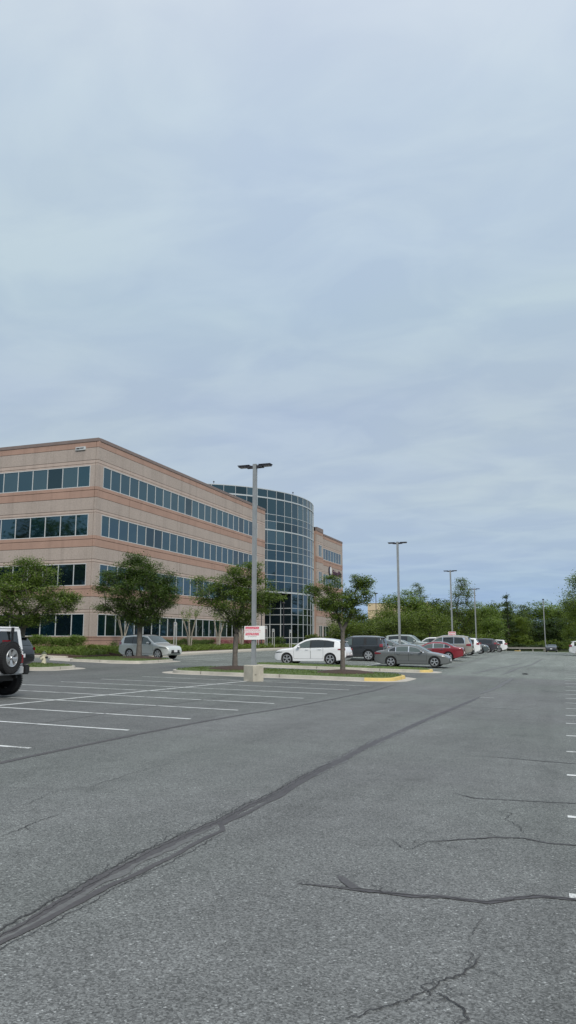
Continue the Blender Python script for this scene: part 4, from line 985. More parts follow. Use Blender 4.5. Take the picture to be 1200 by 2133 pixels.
M_spost = pmat('sign_post_paint', (.40, .41, .40), .5)
def post_sign(x, y, z0, h_, label, two=True):
    root = empty('sign_post', (x, y, z0)); prop(root, label, 'sign', 'white posts with small signs before the building')
    m = MB(); m.box(-.03, .03, -.03, .03, -.1, h_); m.build('post', M_spost, root)
    if two: m = MB(); m.box(.20, .26, -.03, .03, -.1, h_*.97); m.build('post', M_spost, root)
    m = MB(); m.box(-.02, .25, -.045, -.032, h_-.36, h_); m.build('panel', M_spost, root)
    m = MB(); m.box(.05, .17, -.051, -.046, h_-.20, h_-.10); m.build('symbol', pmat('sign_symbol', (.10, .16, .28), .6), root)
for x, y, z_, h_, lab in ((-32.2, 60.2, None, 2.45, 'white twin-post sign behind the bonnet of the silver compact sport utility'), (-31.9, 78.5, None, 2.4, 'white post with sign half behind the nearest lamp post sign, left'),
     (-31.9, 81.0, None, 2.4, 'white post with sign just right of the nearest lamp post'), (-31.8, 83.0, None, 2.1, 'white twin-post sign left of the building entrance shrub'), (-31.0, 86.6, g(-31, 86.6)+.14, 2.1, 'white twin-post sign right before the glass entrance')):
    post_sign(x, y, bedz(x, y) if z_ is None else z_, h_, lab)

# fire hydrant
hy = empty('fire_hydrant', (-25.75, 34.0, g(-25.75, 34.0)+.19)); prop(hy, 'cream fire hydrant standing on the grass island, left of the scene', 'fire hydrant')
m = MB(); m.lathe([(.0, 0), (.17, 0), (.17, .05), (.12, .06), (.115, .42), (.135, .44), (.135, .49), (.10, .50)], 18); m.build('barrel', M_hyd, hy, True)
m = MB(); m.lathe([(.125, .49), (.12, .54), (.08, .60), (.03, .63), (.03, .68), (0, .69)], 16); m.build('bonnet', pmat('hydrant_cap', (.10, .12, .08), .6), hy, True)
for s_ in (-1, 1):
    m = MB(); m.tube((s_*.10, 0, .34), (s_*.19, 0, .34), .05, .05, 10); m.tube((s_*.19, 0, .34), (s_*.22, 0, .34), .06, .06, 6); m.build('nozzle', M_trim, hy)
m = MB(); m.tube((0, -.1, .30), (0, -.19, .30), .07, .07, 12); m.tube((0, -.19, .30), (0, -.22, .30), .08, .08, 6); m.build('nozzle', M_hyd, hy)

# guard rail at the end of the lot
gr_ = empty('guard_rail', (-7.2, 141.3, g(-7.2, 141.3))); prop(gr_, 'low weathered timber guard rail across the far end of the car park', 'guard rail')
m = MB(); m.box(-3.6, 3.4, -.05, .05, .42, .68); m.box(-3.6, 3.4, -.09, .09, .68, .72); m.build('rail', M_wood, gr_)
for x in (-3.2, -.9, 1.25, 3.1): m = MB(); m.box(x-.10, x+.10, .05, .25, -.1, .66); m.build('post', M_wood, gr_)
ws = MB(); ws.box(-.5, .5, -.08, .08, 0, .12); prop(ws.build('wheel_stop', M_yel, loc=(-8.35, 139.3, g(-8.35, 139.3))), 'short yellowish kerb block lying before the guard rail', 'wheel stop')

# ------------------------------------------------------------------ cars
def smooth_fn(pts, w=.10):
    xs = np.array([p[0] for p in pts], float); zs = np.array([p[1] for p in pts], float)
    off_ = np.linspace(-w, w, 9); wt = np.exp(-(off_/w*1.6)**2); wt /= wt.sum()
    def f(s):
        lo, hi = xs[0], xs[-1]; ww = min(1.0, max(.05, min(s-lo, hi-s)/w)); return float((np.interp(s+off_*ww, xs, zs)*wt).sum())
    return f
SPECS = {
'crossover': dict(L=4.92, W=1.98, fa=.92, wb=2.97, r=.375, k=.34, lf=1.0, lr=.75, pf=.24, pr=.14,
    top=[(0, .70), (.04, .82), (.15, .93), (.5, 1.03), (1.35, 1.13), (1.75, 1.44), (2.15, 1.64), (2.55, 1.735), (3.1, 1.75), (3.7, 1.71), (4.2, 1.62), (4.42, 1.56), (4.50, 1.50), (4.78, 1.14), (4.88, .98), (4.92, .72)],
    bot=[(0, .36), (.15, .25), (.6, .22), (4.3, .24), (4.75, .34), (4.92, .50)], belt=[(0, .95), (1.3, 1.06), (4.9, 1.14)], cowl=1.40, head=2.20, rh=4.46, rb=4.80, win=[(1.72, 2.52), (2.60, 3.52), (3.56, 4.12)], doors=[(1.42, 2.55), (2.58, 3.42)], tl=(4.42, 4.90, .93, 1.08), hl=(.06, .62, .74, .86)),
'compact': dict(L=4.60, W=1.82, fa=.88, wb=2.62, r=.36, k=.26, lf=.9, lr=.6, pf=.22, pr=.12,
    top=[(0, .66), (.05, .80), (.2, .93), (.9, 1.06), (1.22, 1.12), (1.95, 1.62), (2.3, 1.70), (3.2, 1.72), (4.1, 1.66), (4.2, 1.60), (4.48, 1.12), (4.56, .98), (4.60, .70)],
    bot=[(0, .40), (.15, .28), (.6, .24), (4.1, .26), (4.6, .46)], belt=[(0, .92), (1.2, 1.02), (4.6, 1.12)], cowl=1.28, head=2.0, rh=4.18, rb=4.48, win=[(1.58, 2.30), (2.36, 3.20), (3.24, 3.98)], doors=[(1.32, 2.32), (2.35, 3.22)], tl=(4.26, 4.55, 1.0, 1.24), hl=(.08, .72, .74, .92)),
'boxy': dict(L=4.82, W=1.92, fa=.90, wb=2.79, r=.40, k=.22, lf=.7, lr=.4, pf=.16, pr=.07,
    top=[(0, .80), (.04, .98), (.15, 1.08), (1.3, 1.17), (1.4, 1.19), (2.0, 1.70), (2.3, 1.79), (3.4, 1.81), (4.55, 1.77), (4.62, 1.72), (4.74, 1.20), (4.80, 1.0), (4.82, .72)],
    bot=[(0, .46), (.2, .34), (.7, .30), (4.2, .32), (4.82, .52)], belt=[(0, 1.05), (1.3, 1.10), (4.8, 1.18)], cowl=1.42, head=2.03, rh=4.60, rb=4.75, win=[(1.68, 2.44), (2.52, 3.34), (3.56, 4.34)], doors=[(1.45, 2.47), (2.50, 3.36)], tl=(4.55, 4.79, 1.0, 1.24), hl=(.06, .5, .82, .98)),
'large': dict(L=5.2, W=2.03, fa=.92, wb=3.08, r=.40, k=.24, lf=.8, lr=.55, pf=.18, pr=.11,
    top=[(0, .85), (.05, 1.02), (.2, 1.12), (1.3, 1.20), (1.45, 1.23), (2.15, 1.80), (2.5, 1.90), (3.6, 1.93), (4.7, 1.86), (4.85, 1.78), (5.08, 1.22), (5.16, 1.02), (5.2, .75)],
    bot=[(0, .42), (.2, .32), (.7, .28), (4.6, .30), (5.2, .50)], belt=[(0, 1.08), (1.3, 1.15), (5.1, 1.20)], cowl=1.50, head=2.2, rh=4.82, rb=5.08, win=[(1.80, 2.62), (2.70, 3.62), (3.66, 4.55)], doors=[(1.55, 2.66), (2.69, 3.60)], tl=(4.72, 5.14, .98, 1.22), hl=(.08, .6, .86, 1.03)),
'sedan': dict(L=4.82, W=1.83, fa=.90, wb=2.80, r=.335, k=.42, lf=.9, lr=.75, pf=.26, pr=.18,
    top=[(0, .55), (.05, .66), (.25, .79), (.8, .90), (1.25, .97), (2.05, 1.38), (2.5, 1.465), (3.0, 1.47), (3.5, 1.40), (4.15, 1.10), (4.5, 1.06), (4.72, 1.02), (4.78, .90), (4.82, .65)],
    bot=[(0, .28), (.15, .20), (.6, .17), (4.3, .19), (4.82, .36)], belt=[(0, .78), (1.2, .88), (2.6, .95), (4.8, 1.0)], cowl=1.30, head=2.12, rh=3.25, rb=4.08, win=[(1.62, 2.50), (2.57, 3.35), (3.40, 3.80)], doors=[(1.40, 2.53), (2.55, 3.42)], tl=(4.34, 4.78, .80, .95), hl=(.10, .80, .64, .78)),
'coupe': dict(L=4.5, W=1.85, fa=.95, wb=2.45, r=.34, k=.42, lf=.8, lr=.9, pf=.26, pr=.16,
    top=[(0, .50), (.1, .66), (.8, .84), (1.2, .90), (1.9, 1.24), (2.3, 1.30), (2.8, 1.26), (3.9, .95), (4.3, .90), (4.45, .80), (4.5, .60)],
    bot=[(0, .24), (.2, .17), (4.0, .18), (4.5, .34)], belt=[(0, .74), (1.2, .82), (4.5, .86)], cowl=1.25, head=1.95, rh=2.75, rb=3.75, win=[(1.55, 2.35), (2.42, 2.95)], doors=[(1.35, 2.55)], tl=(4.05, 4.46, .66, .74), hl=(.12, .5, .58, .72)),
}
_cache = {}
def rim_mesh(r, n, style):
    m = MB(); R0 = r*.70
    m.lathe([(R0, -.07), (R0*1.04, .0), (R0*1.04, .018), (R0*.93, .02), (R0*.90, -.02)], 30, 'y', m=0)
    m.lathe([(.0, -.045), (R0*.93, -.05)], 24, 'y', m=1)
    for k in range(n):
        a = 2*math.pi*k/n+math.pi/2
        for off_ in ((0,) if style == 0 else (-.13, .13)):
            w0, w1 = (r*.10, r*.17) if style == 0 else (r*.05, r*.06)
            aa = a+off_; d0 = Vector((math.cos(a), 0, math.sin(a))); d1 = Vector((math.cos(aa), 0, math.sin(aa))); t_ = Vector((-math.sin(aa), 0, math.cos(aa)))
            p0, p1 = d0*r*.08, d1*R0*.95
            vs = [p0-t_*w0+Vector((0, .01, 0)), p0+t_*w0+Vector((0, .01, 0)), p1+t_*w1+Vector((0, .012, 0)), p1-t_*w1+Vector((0, .012, 0))]
            vs += [v-Vector((0, .035, 0)) for v in vs]
            m.add(vs, [(3, 2, 1, 0), (4, 5, 6, 7), (0, 1, 5, 4), (1, 2, 6, 5), (2, 3, 7, 6), (3, 0, 4, 7)])
    m.lathe([(0, .025), (r*.14, .02), (r*.16, -.02)], 16, 'y')
    return m
def car(label, kind, mat, loc, heading, cat='car', name='parked_car', spokes=(5, 0), glass=None, rails=False, group='cars parked in the lot', plate=True, cladding=False, roof_mat=None, tl=True, front_glass=M_cglassl, bright=False, badge=None):
    S = SPECS[kind]; L_, W_ = S['L'], S['W']; glass = glass or M_cglass
    top, bot, belt = smooth_fn(S['top'], .07), smooth_fn(S['bot'], .06), smooth_fn(S['belt'], .3)
    crown = .035
    def plan(s):
        p = 1.0
        if s < S['lf']: p -= S['pf']*((S['lf']-s)/S['lf'])**2.6
        e = L_-s
        if e < S['lr']: p -= S['pr']*((S['lr']-e)/S['lr'])**2.4
        return p
    def hw(s, z):
        zb = belt(s); y = W_/2*plan(s)
        if z > zb:
            t_ = z-zb; y -= .015*min(1, t_/.05)+S['k']*t_*(.75+.35*t_/.5)
        else:
            y *= 1-.055*((zb-z)/zb)**2.2
            y += .012*math.exp(-((z-zb+.12)/.06)**2)
        return y
    def rc(s): return .10 if top(s) < belt(s)+.12 else .075
    def X(s): return L_/2-s
    def ringpts(s):
        T, B = top(s), bot(s); Te = T-crown; r_ = min(rc(s), (Te-B)*.3)
        P = [(0, B), (hw(s, B)*.6, B), (hw(s, B)-.05, B)]
        zs = np.linspace(B+.05, Te-r_, 13)
        P += [(hw(s, z), z) for z in zs]
        y0 = hw(s, Te-r_)
        for a in (25, 50, 72): P.append((y0-r_*(1-math.cos(R(a))), Te-r_+r_*math.sin(R(a))))
        yc = y0-r_; zt = Te
        for t_ in (1, .72, .45, .2, 0): P.append((yc*t_, zt+crown*(1-t_*t_)))
        return P
    key = (kind,)
    if key not in _cache:
        ss = sorted(set([0, .015, .04, .08, .14]+list(np.round(np.arange(.2, L_-.18, .075), 3))+[L_-.14, L_-.08, L_-.04, L_-.015, L_]))
        m = MB(); rings = []
        for s in ss:
            P = ringpts(s); half = len(P)
            full = [(X(s), y, z) for y, z in P]+[(X(s), -y, z) for y, z in P[-2:0:-1]]; rings.append(full)
        n = len(rings[0]); vs = [p for rg_ in rings for p in rg_]
        fs = [(i*n+j, i*n+(j+1) % n, (i+1)*n+(j+1) % n, (i+1)*n+j) for i in range(len(rings)-1) for j in range(n)]
        fs += [tuple(range(n-1, -1, -1)), tuple((len(rings)-1)*n+j for j in range(n))]
        m.add(vs, fs); bm_ = m.mesh('carbody', [M_trim, M_rimd])
        b2 = bmesh.new(); b2.from_mesh(bm_); bmesh.ops.recalc_face_normals(b2, faces=b2.faces); b2.to_mesh(bm_); b2.free()
        ob = bpy.data.objects.new('tmp', bm_); COL.objects.link(ob); cutters = []
        for sx_ in (S['fa'], S['fa']+S['wb']):
            for sy_ in (-1, 1):
                c = MB(); ra = S['r']+.055; c.lathe([(0, -.22), (ra, -.22), (ra, .22), (0, .22)][1:3], 36, 'y'); nn = 36
                c.f.append(tuple(range(nn))[::-1]); c.m.append(0); c.f.append(tuple(range(nn, 2*nn))); c.m.append(0)
                for i in range(len(c.m)): c.m[i] = 1
                cm_ = c.mesh('cut', [M_trim, M_rimd]); b2 = bmesh.new(); b2.from_mesh(cm_); bmesh.ops.recalc_face_normals(b2, faces=b2.faces); b2.to_mesh(cm_); b2.free()
                co = bpy.data.objects.new('cut', cm_); COL.objects.link(co); co.location = (X(sx_), sy_*(W_/2-.02), S['r']); cutters.append(co)
                md = ob.modifiers.new('b', 'BOOLEAN'); md.operation = 'DIFFERENCE'; md.solver = 'EXACT'; md.object = co
        dg = bpy.context.evaluated_depsgraph_get(); dg.update()
        res = bpy.data.meshes.new_from_object(ob.evaluated_get(dg))
        for c in cutters+[ob]: bpy.data.objects.remove(c)
        res.polygons.foreach_set('use_smooth', [True]*len(res.polygons)); res.set_sharp_from_angle(angle=R(38))
        _cache[key] = res
    body = _cache[key].copy(); body.materials.clear(); body.materials.append(mat); body.materials.append(M_rimd)
    root = empty(name, loc, heading); prop(root, label, cat, group)
    put('body', body, root)
    def spatch(nm, sa, sb, zlo, zhi, off, mt, side, parent=root, ns=10, nz_=4, back=None):
        m = MB(); G = []
        for i in range(ns+1):
            s = sa+(sb-sa)*i/ns; a, b = zlo(s), zhi(s)
            if b-a < .02: b = a+.0
            G.append([Vector((X(s), side*(hw(s, a+(b-a)*j/nz_)+off), a+(b-a)*j/nz_)) for j in range(nz_+1)])
        if side > 0: G = G[::-1]
        m.grid(G)
        # rim so that the pane has thickness
        return m.build(nm, mt, parent, smooth=True)
    def capz(s, y):
        Te = top(s)-crown; r_ = min(rc(s), .3); yc = hw(s, Te-r_)-r_; return Te+crown*(1-min(1, (y/yc)**2)), yc
    def cpatch(nm, sa, sb, frac, off, mt, ns=10, inset=0, hi=None):
        m = MB(); G = []
        for i in range(ns+1):
            s = sa+(sb-sa)*i/ns; _, yc = capz(s, 0); row = []
            dz = (top(s+.02)-top(s-.02))/.04; nl = math.hypot(1, dz)
            for j in range(-5, 6):
                y = yc*frac*j/5; z, _ = capz(s, y); row.append(Vector((X(s)+off*dz/nl, y, z+off/nl)))
            G.append(row)
        m.grid(G); return m.build(nm, mt, root, smooth=True)
    cpatch('windscreen', S['cowl']+.03, S['head'], .97, .012, front_glass)
    cpatch('rear_window', S['rh']+.03, S['rb']-.03, .93, .012, glass)
    for side in (-1, 1):
        wl_, wr_ = S['win'][0][0], S['win'][-1][1]
        zl = lambda s: belt(s)+.02
        zh = lambda s: top(s)-crown-rc(s)-.045
        spatch('window_trim', wl_-.06, wr_+.05, lambda s: zl(s)-.014, lambda s: zh(s)+.014, .006, M_chrome if bright else M_trim, side, ns=24)
        for wi, (a, b) in enumerate(S['win']):
            def zh2(s, a=a, b=b, last=(wi == len(S['win'])-1)):
                v = zh(s)
                if last and kind not in ('sedan', 'coupe'): v = min(v, zl(s)+(b+.10-s)*2.2)
                return v
            spatch('side_window', a, b, zl, zh2, .011, front_glass if wi == 0 or (kind == 'sedan' and wi < 2) else glass, side, ns=10)
        for (a, b) in S['doors']:
            rear = b > S['fa']+S['wb']-S['r']-.15
            lo = (lambda s: .40) if kind != 'boxy' and kind != 'large' else (lambda s: .48)
            if rear:
                ax = S['fa']+S['wb']
                lo = (lambda s, ax=ax, l0=lo: max(l0(s), S['r']+math.sqrt(max(0, (S['r']+.12)**2-min(S['r']+.12, abs(ax-s))**2)) if abs(ax-s) < S['r']+.12 else 0))
            spatch('door_seam', a-.012, b+.012, lambda s: lo(s)-.012, lambda s: belt(s)-.004, .0035, M_trim, side, ns=16)
            d = spatch('door', a, b, lo, lambda s: belt(s)-.006, .007, mat, side, ns=16, nz_=8)
            m = MB(); sh = b-.22; zz = belt(sh)-.10
            y = hw(sh, zz)+.03; m.box(X(sh)-.10, X(sh)+.10, side*y-.018, side*y+.018, zz-.015, zz+.015); m.build('handle', M_chrome if bright else mat, d)
        # mirror
        m = MB(); s = S['win'][0][0]+.10; zz = belt(s)+.07; y = hw(s, zz)
        m.box(X(s)-.03, X(s)+.03, side*(y-.02) if side > 0 else side*(y+.10), side*(y+.10) if side > 0 else side*(y-.02), zz-.05, zz-.02, 1)
        c = Vector((X(s)+.02, side*(y+.16), zz+.02))
        for j in range(5):
            pass
        vs = []; 
        for i, (dx, sc1) in enumerate(((.09, .55), (.03, .95), (-.05, 1.0), (-.07, .9))):
            for a in range(10):
                t_ = 2*math.pi*a/10; vs.append(c+Vector((dx, .115*sc1*math.cos(t_), .08*sc1*math.sin(t_))))
        m.add(vs, [(i*10+a, i*10+(a+1) % 10, (i+1)*10+(a+1) % 10, (i+1)*10+a) for i in range(3) for a in range(10)]+[tuple(range(9, -1, -1)), tuple(range(30, 40))])
        m.build('mirror', [mat, M_trim], root, smooth=True)
        a, b, z0, z1 = S['hl']
        h = spatch('headlight', a, b, lambda s: z0+.10*(s-a), lambda s: min(z1+.06*(s-a), top(s)-.10)-.07*(s-a)/(b-a), .012, M_lamp, side)
        a, b, z0, z1 = S['tl']
        spatch('taillight', a, b, lambda s: z0+(b-s)*.06, lambda s: z1-(b-s)*.12, .012, M_red, side)
        if cladding:
            spatch('sill_cladding', S['fa']+S['r']+.06, S['fa']+S['wb']-S['r']-.06, lambda s: bot(s)+.02, lambda s: .38, .010, M_trim if cladding == 1 else mat, side)
            for ax in (S['fa'], S['fa']+S['wb']):
                m = MB(); G = []
                for rr_ in (S['r']+.05, S['r']+.115):
                    row = []
                    for i in range(21):
                        t_ = math.pi*(i/20)*1.08-.12; s = ax+rr_*math.cos(t_); z = S['r']+rr_*math.sin(t_); row.append(Vector((X(s), side*(hw(s, z)+.014), z)))
                    G.append(row)
                m.grid(G); m.build('wheel_arch_trim', M_trim if cladding == 1 else mat, root)
        if rails:
            m = MB(); sa, sb = S['head']+.25, S['rh']-.25
            pr = None
            for i in range(9):
                s = sa+(sb-sa)*i/8; z = top(s)-crown+.045; y = hw(s, top(s)-crown-.08)-.09; p = Vector((X(s), side*y, z if 0 < i < 8 else z-.05))
                if pr is not None: m.tube(pr, p, .018, .018, 6)
                pr = p
            m.build('roof_rail', M_chrome if rails == 2 else M_trim, root)
    # wheels
    rk = ('rim', S['r'], spokes); 
    if rk not in _cache:
        _cache[rk] = rim_mesh(S['r'], *spokes).mesh('rim', [M_rim, M_rimd])
        t = MB(); r_ = S['r']; t.lathe([(r_*.70, -.11), (r_*.93, -.115), (r_, -.085), (r_, .085), (r_*.93, .115), (r_*.72, .105), (r_*.70, .06)], 36, 'y')
        _cache[('tyre', S['r'])] = t.mesh('tyre', M_tyre, True, 40)
    for sx_ in (S['fa'], S['fa']+S['wb']):
        for sy_ in (-1, 1):
            w = put('wheel', _cache[('tyre', S['r'])], root, (X(sx_), sy_*(W_/2-.135), S['r']), 0 if sy_ > 0 else math.pi)
            put('rim', _cache[rk], w, (0, .095, 0))
    # nose and tail details
    m = MB(); zg = bot(0)+(top(0)-bot(0))*.60; yw = hw(0, zg)*.62
    m.box(X(0)-.03, X(0)+.012, -yw, yw, zg-.09, zg+.08, 0)
    for i in range(4): m.box(X(0)+.012, X(0)+.022, -yw*.96, yw*.96, zg-.075+.045*i, zg-.062+.045*i, 1)
    m.build('grille', [M_trim, M_chrome], root)
    m = MB(); m.box(X(0)-.05, X(0)+.02, -yw*1.1, yw*1.1, bot(0)+.01, bot(0)+.10); m.build('front_bumper_intake', M_trim, root)
    m = MB(); yb = hw(L_, bot(L_)+.1); m.box(X(L_)-.025, X(L_)+.1, -yb*.92, yb*.92, bot(L_)-.05, bot(L_)+.10); m.build('rear_bumper_trim', M_trim, root)
    if plate:
        m = MB(); zp = bot(L_)+(top(L_)-bot(L_))*.72+.04; m.box(X(L_)-.02, X(L_)+.01, -.17, .17, zp-.08, zp+.08); m.build('number_plate', M_plate, root)
        m = MB(); zp = bot(0)+.17; m.box(X(0)-.01, X(0)+.035, -.17, .17, zp-.08, zp+.08); m.build('number_plate', M_plate, root)
    if tl and kind in ('crossover', 'large', 'boxy', 'compact'):
        m = MB(); s = S['rh']+.01; z = top(s)-crown; yy = hw(s, z-.08)-.1; m.box(X(s)-.16, X(s)+.06, -yy, yy, z-.005, z+.03); m.build('spoiler', mat, root)
        m = MB(); m.box(X(s)-.165, X(s)-.158, -.18, .18, z+.004, z+.022); m.build('brake_lamp', M_red, root)
    return root
PI = math.pi
def gl_(x, y): return (x, y, g(x, y)+.002)
car('white crossover facing left, parked in front of the building entrance', 'crossover', P_white, gl_(-16.0, 49.4), PI, 'crossover', spokes=(5, 1), front_glass=M_cglassl, cladding=2)
car('charcoal boxy sport utility facing left, just right of the white crossover', 'boxy', P_dgrey, gl_(-15.3, 57.4), PI, 'sport utility', spokes=(6, 0), rails=2, cladding=2)
car('dark grey sedan facing right, nearest car of the right-hand row', 'sedan', P_grey, gl_(-9.6, 50.7), 0, 'sedan', spokes=(5, 1), bright=True, cladding=0)
car('red sedan facing left, right behind the dark grey sedan', 'sedan', P_red, gl_(-10.15, 62.2), PI, 'sedan', bright=True)
car('big champagne sport utility facing left, with chrome window line, beyond the red sedan', 'large', P_beige, gl_(-10.65, 71.0), PI, 'sport utility', spokes=(6, 0), bright=True, rails=2)
car('silver compact sport utility facing right, behind the dark round tree', 'compact', P_silver, gl_(-28.3, 49.4), R(-11), 'sport utility', spokes=(6, 0), rails=1, cladding=2)
car('brown hatchback with a chrome window line, hidden behind the charcoal boxy vehicle', 'sedan', P_brown, gl_(-15.4, 60.2), PI, 'car', bright=True)
car('pale silver sedan facing right, its roof showing behind the second lamp post', 'sedan', P_slate, gl_(-15.6, 70.5), 0, 'sedan')
car('dark silver sedan with a bright roof line, between the pale sedan and the silver-green van', 'sedan', P_green, gl_(-15.3, 74.3), 0, 'sedan', bright=True)
car('tall silver-green van-like vehicle facing right, behind the second lamp post', 'large', P_green, gl_(-15.7, 81.0), 0, 'sport utility', rails=0, plate=False)
car('white car half hidden behind the dark-stemmed tree, in the middle of the lot', 'compact', P_white, gl_(-15.3, 91.5), PI, 'car')
car('white sport utility facing left, right beyond the champagne one', 'compact', P_white, gl_(-10.5, 79.0), PI, 'sport utility', rails=1)
car('teal grey sport utility facing right with its front wheel showing, beyond the white one', 'compact', P_teal, gl_(-10.6, 88.0), 0, 'sport utility', spokes=(5, 0))
car('dark plum sport utility facing left, second from the far end of the row', 'compact', P_purp, gl_(-10.6, 99.0), PI, 'sport utility')
car('grey crossover facing left, roof showing behind the dark plum one', 'crossover', P_slate, gl_(-10.9, 105.0), PI, 'crossover')
car('white sport utility facing left at the far end of the row', 'compact', P_white, gl_(-10.3, 111.5), PI, 'sport utility', rails=1)
car('white crossover at the right edge of the photograph, tail towards the aisle', 'compact', P_white, gl_(2.25, 92.5), 0, 'crossover')
car('dark low sports car with a silver rear wing, seen from behind at the far end', 'coupe', P_dgrey, (-2.85, 139.0, g(-2.85, 139)), PI/2, 'sports car')
car('black vehicle with a number plate, mostly hidden behind the spare wheel of the white off-roader', 'crossover', P_black, gl_(-25.42, 28.8), PI, 'sport utility', spokes=(5, 1), plate=True)

# white off-roader at the left edge
jp = empty('off_roader', gl_(-15.74, 16.50), PI+R(4)); prop(jp, 'white boxy off-roader with a spare wheel on its back, cut by the left edge', 'off-roader', 'cars parked in the lot')
# local: +x forward, rear at x=-1.95, y left
def rbox(m, x0, x1, y0, y1, z0, z1, r=.04, mi=0):
    b = bmesh.new(); bmesh.ops.create_cube(b, size=1)
    for v in b.verts: v.co = Vector(((x0+x1)/2+v.co.x*(x1-x0), (y0+y1)/2+v.co.y*(y1-y0), (z0+z1)/2+v.co.z*(z1-z0)))
    bmesh.ops.bevel(b, geom=b.edges[:], offset=r, segments=2, affect='EDGES')
    b.verts.index_update(); m.add([v.co.copy() for v in b.verts], [tuple(v.index for v in f.verts) for f in b.faces], mi); b.free()
m = MB(); rbox(m, -1.93, .75, -.82, .82, .58, 1.20, .04); rbox(m, .7, 1.95, -.70, .70, .62, 1.16, .06)
m.build('body', P_white, jp, True)
m = MB()   # hard top: tapered shell built from panels
def frust(m, x0, x1, y0, y1, z0, z1, ix, iy, mi=0):
    vs = [(x0, -y0, z0), (x1, -y0, z0), (x1, y0, z0), (x0, y0, z0), (x0+ix, -y1, z1), (x1-ix*2.2, -y1, z1), (x1-ix*2.2, y1, z1), (x0+ix, y1, z1)]
    m.add(vs, [(3, 2, 1, 0), (4, 5, 6, 7), (0, 1, 5, 4), (1, 2, 6, 5), (2, 3, 7, 6), (3, 0, 4, 7)], mi)
frust(m, -1.90, .62, .80, .73, 1.20, 1.74, .07, 0); rbox(m, -1.84, .34, -.74, .74, 1.72, 1.80, .035); m.build('hard_top', P_white, jp, True)
m = MB(); 
def rear_pt(y, z, off_=.0): t_ = (z-1.2)/.54; return (-1.90+.07*t_-off_, y*(1-.108*t_), z)
m.add([rear_pt(-.64, 1.22, .012), rear_pt(.64, 1.22, .012), rear_pt(.64, 1.68, .012), rear_pt(-.64, 1.68, .012)], [(0, 3, 2, 1)]); m.build('rear_window', M_cglass, jp)
m = MB(); m.box(-1.93, -1.90, -.34, -.24, 1.62, 1.78); m.box(-1.94, -1.90, -.31, -.27, 1.38, 1.64); m.build('wiper', M_trim, jp)
for sy_ in (-1, 1):
    m = MB()
    m.add([(-1.70, sy_*.80, 1.26), (-.75, sy_*.80, 1.26), (-.75, sy_*.745, 1.66), (-1.66, sy_*.745, 1.66)], [(0, 1, 2, 3) if sy_ < 0 else (3, 2, 1, 0)]); m.build('side_window', M_cglass, jp)
    m = MB(); m.add([(-.65, sy_*.80, 1.26), (.30, sy_*.80, 1.26), (.16, sy_*.745, 1.66), (-.65, sy_*.745, 1.66)], [(0, 1, 2, 3) if sy_ < 0 else (3, 2, 1, 0)]); m.build('side_window', M_cglass, jp)
    m = MB(); rbox(m, -1.97, -1.90, sy_*.70-.06, sy_*.70+.06, .84, 1.06, .01); m.build('taillight', M_red, jp)
    m = MB(); rbox(m, -1.85, -.85, sy_*.84-.10, sy_*.84+.10, .93, .99, .02); rbox(m, .85, 1.9, sy_*.84-.10, sy_*.84+.10, .93, .99, .02)
    rbox(m, -1.9, -1.8, sy_*.84-.10, sy_*.84+.10, .66, .97, .02); m.build('fender_flare', M_trim, jp)
    m = MB(); rbox(m, .45, .60, sy_*.86-.10, sy_*.86+.10, 1.18, 1.34, .03); m.build('mirror', M_trim, jp)
m = MB(); rbox(m, -2.10, -1.92, -.62, .62, .56, .78, .03); m.build('rear_bumper', pmat('bumper_silver', (.40, .41, .42), .5), jp, True)
for y_ in (.62, -.86): m = MB(); rbox(m, -2.12, -1.80, y_, y_+.24, .55, .80, .03); m.build('bumper_end_cap', M_trim, jp)
m = MB(); rbox(m, 1.9, 2.05, -.72, .72, .56, .76, .03); m.build('front_bumper', M_trim, jp)
m = MB(); m.box(1.95, 1.965, -.5, .5, .80, 1.08); m.build('grille', M_trim, jp)
m = MB(); m.box(-1.9, 1.9, -.45, .45, .40, .60); m.tube((-1.35, -.7, .38), (-1.35, .7, .38), .07, .07, 8); m.tube((-2.0, -.45, .50), (-1.2, -.45, .46), .04, .04, 8); m.build('chassis', M_trim, jp)
m = MB(); m.add([(.60, -.62, 1.22), (.60, .62, 1.22), (.36, .58, 1.68), (.36, -.58, 1.68)], [(0, 1, 2, 3)]); m.build('windscreen', M_cglassl, jp)
tm = MB(); r_ = .405; tm.lathe([(r_*.56, -.11), (r_*.80, -.125), (r_*.95, -.12), (r_, -.095), (r_, .095), (r_*.95, .12), (r_*.80, .125), (r_*.60, .115), (r_*.56, .07)], 44, 'y')
for k in range(44):      # tread lugs
    a = 2*math.pi*k/44
    for yy in (-.10, -.035, .035, .10):
        a2 = a+(.07 if yy > 0 else 0); c = Vector((math.cos(a2)*r_, yy, math.sin(a2)*r_)); Mt = Matrix.Translation(c) @ Matrix.Rotation(-a2, 4, 'Y'); tm.box(-.003, .012, -.024, .024, -.018, .018, 0, Mt)
tyre_j = tm.mesh('tyre', M_tyre)
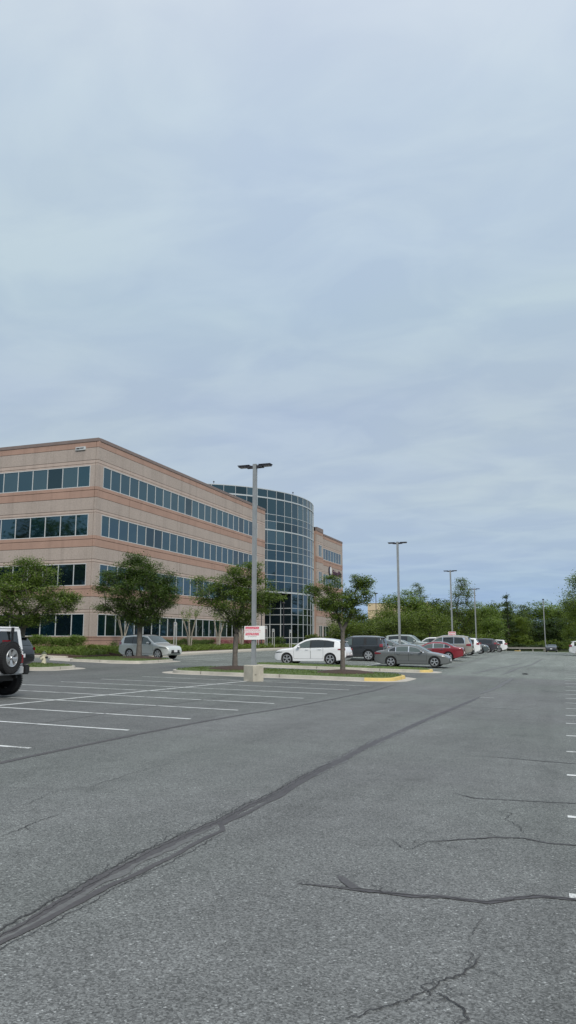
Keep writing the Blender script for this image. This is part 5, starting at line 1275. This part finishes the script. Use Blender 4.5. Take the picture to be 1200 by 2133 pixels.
rm = MB(); R0 = r_*.56; rm.lathe([(R0*1.04, .11), (R0*1.0, .13), (R0*.93, .125), (R0*.90, .02)], 36, 'y'); rm.lathe([(0, .03), (R0*.93, .02)], 24, 'y', m=1)
for k in range(5):
    a = 2*math.pi*k/5+math.pi/2+math.pi/5
    # broad flared spoke
    d = Vector((math.cos(a), 0, math.sin(a))); t_ = Vector((-math.sin(a), 0, math.cos(a))); secs = [(.04, .040, .085), (.10, .045, .10), (.16, .060, .11), (.215, .105, .115)]
    vs = []
    for (rr_, hw_, yy) in secs: vs += [d*rr_-t_*hw_+Vector((0, yy, 0)), d*rr_+Vector((0, yy+.012, 0)), d*rr_+t_*hw_+Vector((0, yy, 0))]
    vb = [v-Vector((0, .05, 0)) for v in vs]; n = len(vs); fs = []
    for i in range(3):
        for j in range(2): fs.append((i*3+j, i*3+j+1, (i+1)*3+j+1, (i+1)*3+j))
        fs.append((i*3, (i+1)*3, n+(i+1)*3, n+i*3)); fs.append((i*3+2, n+i*3+2, n+(i+1)*3+2, (i+1)*3+2))
    rm.add(vs+vb, fs)
rm.lathe([(0, .125), (.035, .12), (.05, .10), (.06, .06)], 18, 'y'); 
for k in range(5): a = 2*math.pi*k/5+math.pi/2; rm.tube((.052*math.cos(a), .07, .052*math.sin(a)), (.052*math.cos(a), .108, .052*math.sin(a)), .009, .009, 6, m=1)
rim_j = rm.mesh('rim', [M_rim, M_rimd], True, 30)
for sx_ in (-1.45, 1.35):
    for sy_ in (-1, 1):
        w = put('wheel', tyre_j, jp, (sx_, sy_*.80, .405), 0 if sy_ > 0 else PI); put('rim', rim_j, w)
sp_ = put('spare_wheel', tyre_j, jp, (-2.14, .15, 1.0), R(90)); put('rim', rim_j, sp_)
m = MB(); m.tube((-2.06, .15, 1.0), (-1.9, .12, 1.0), .12, .16, 12); m.build('spare_carrier', M_trim, jp)
m = MB(); m.box(-2.10, -1.95, .13, .17, 1.35, 1.45); m.box(-2.13, -2.10, .08, .22, 1.41, 1.45); m.build('brake_lamp', M_red, jp)
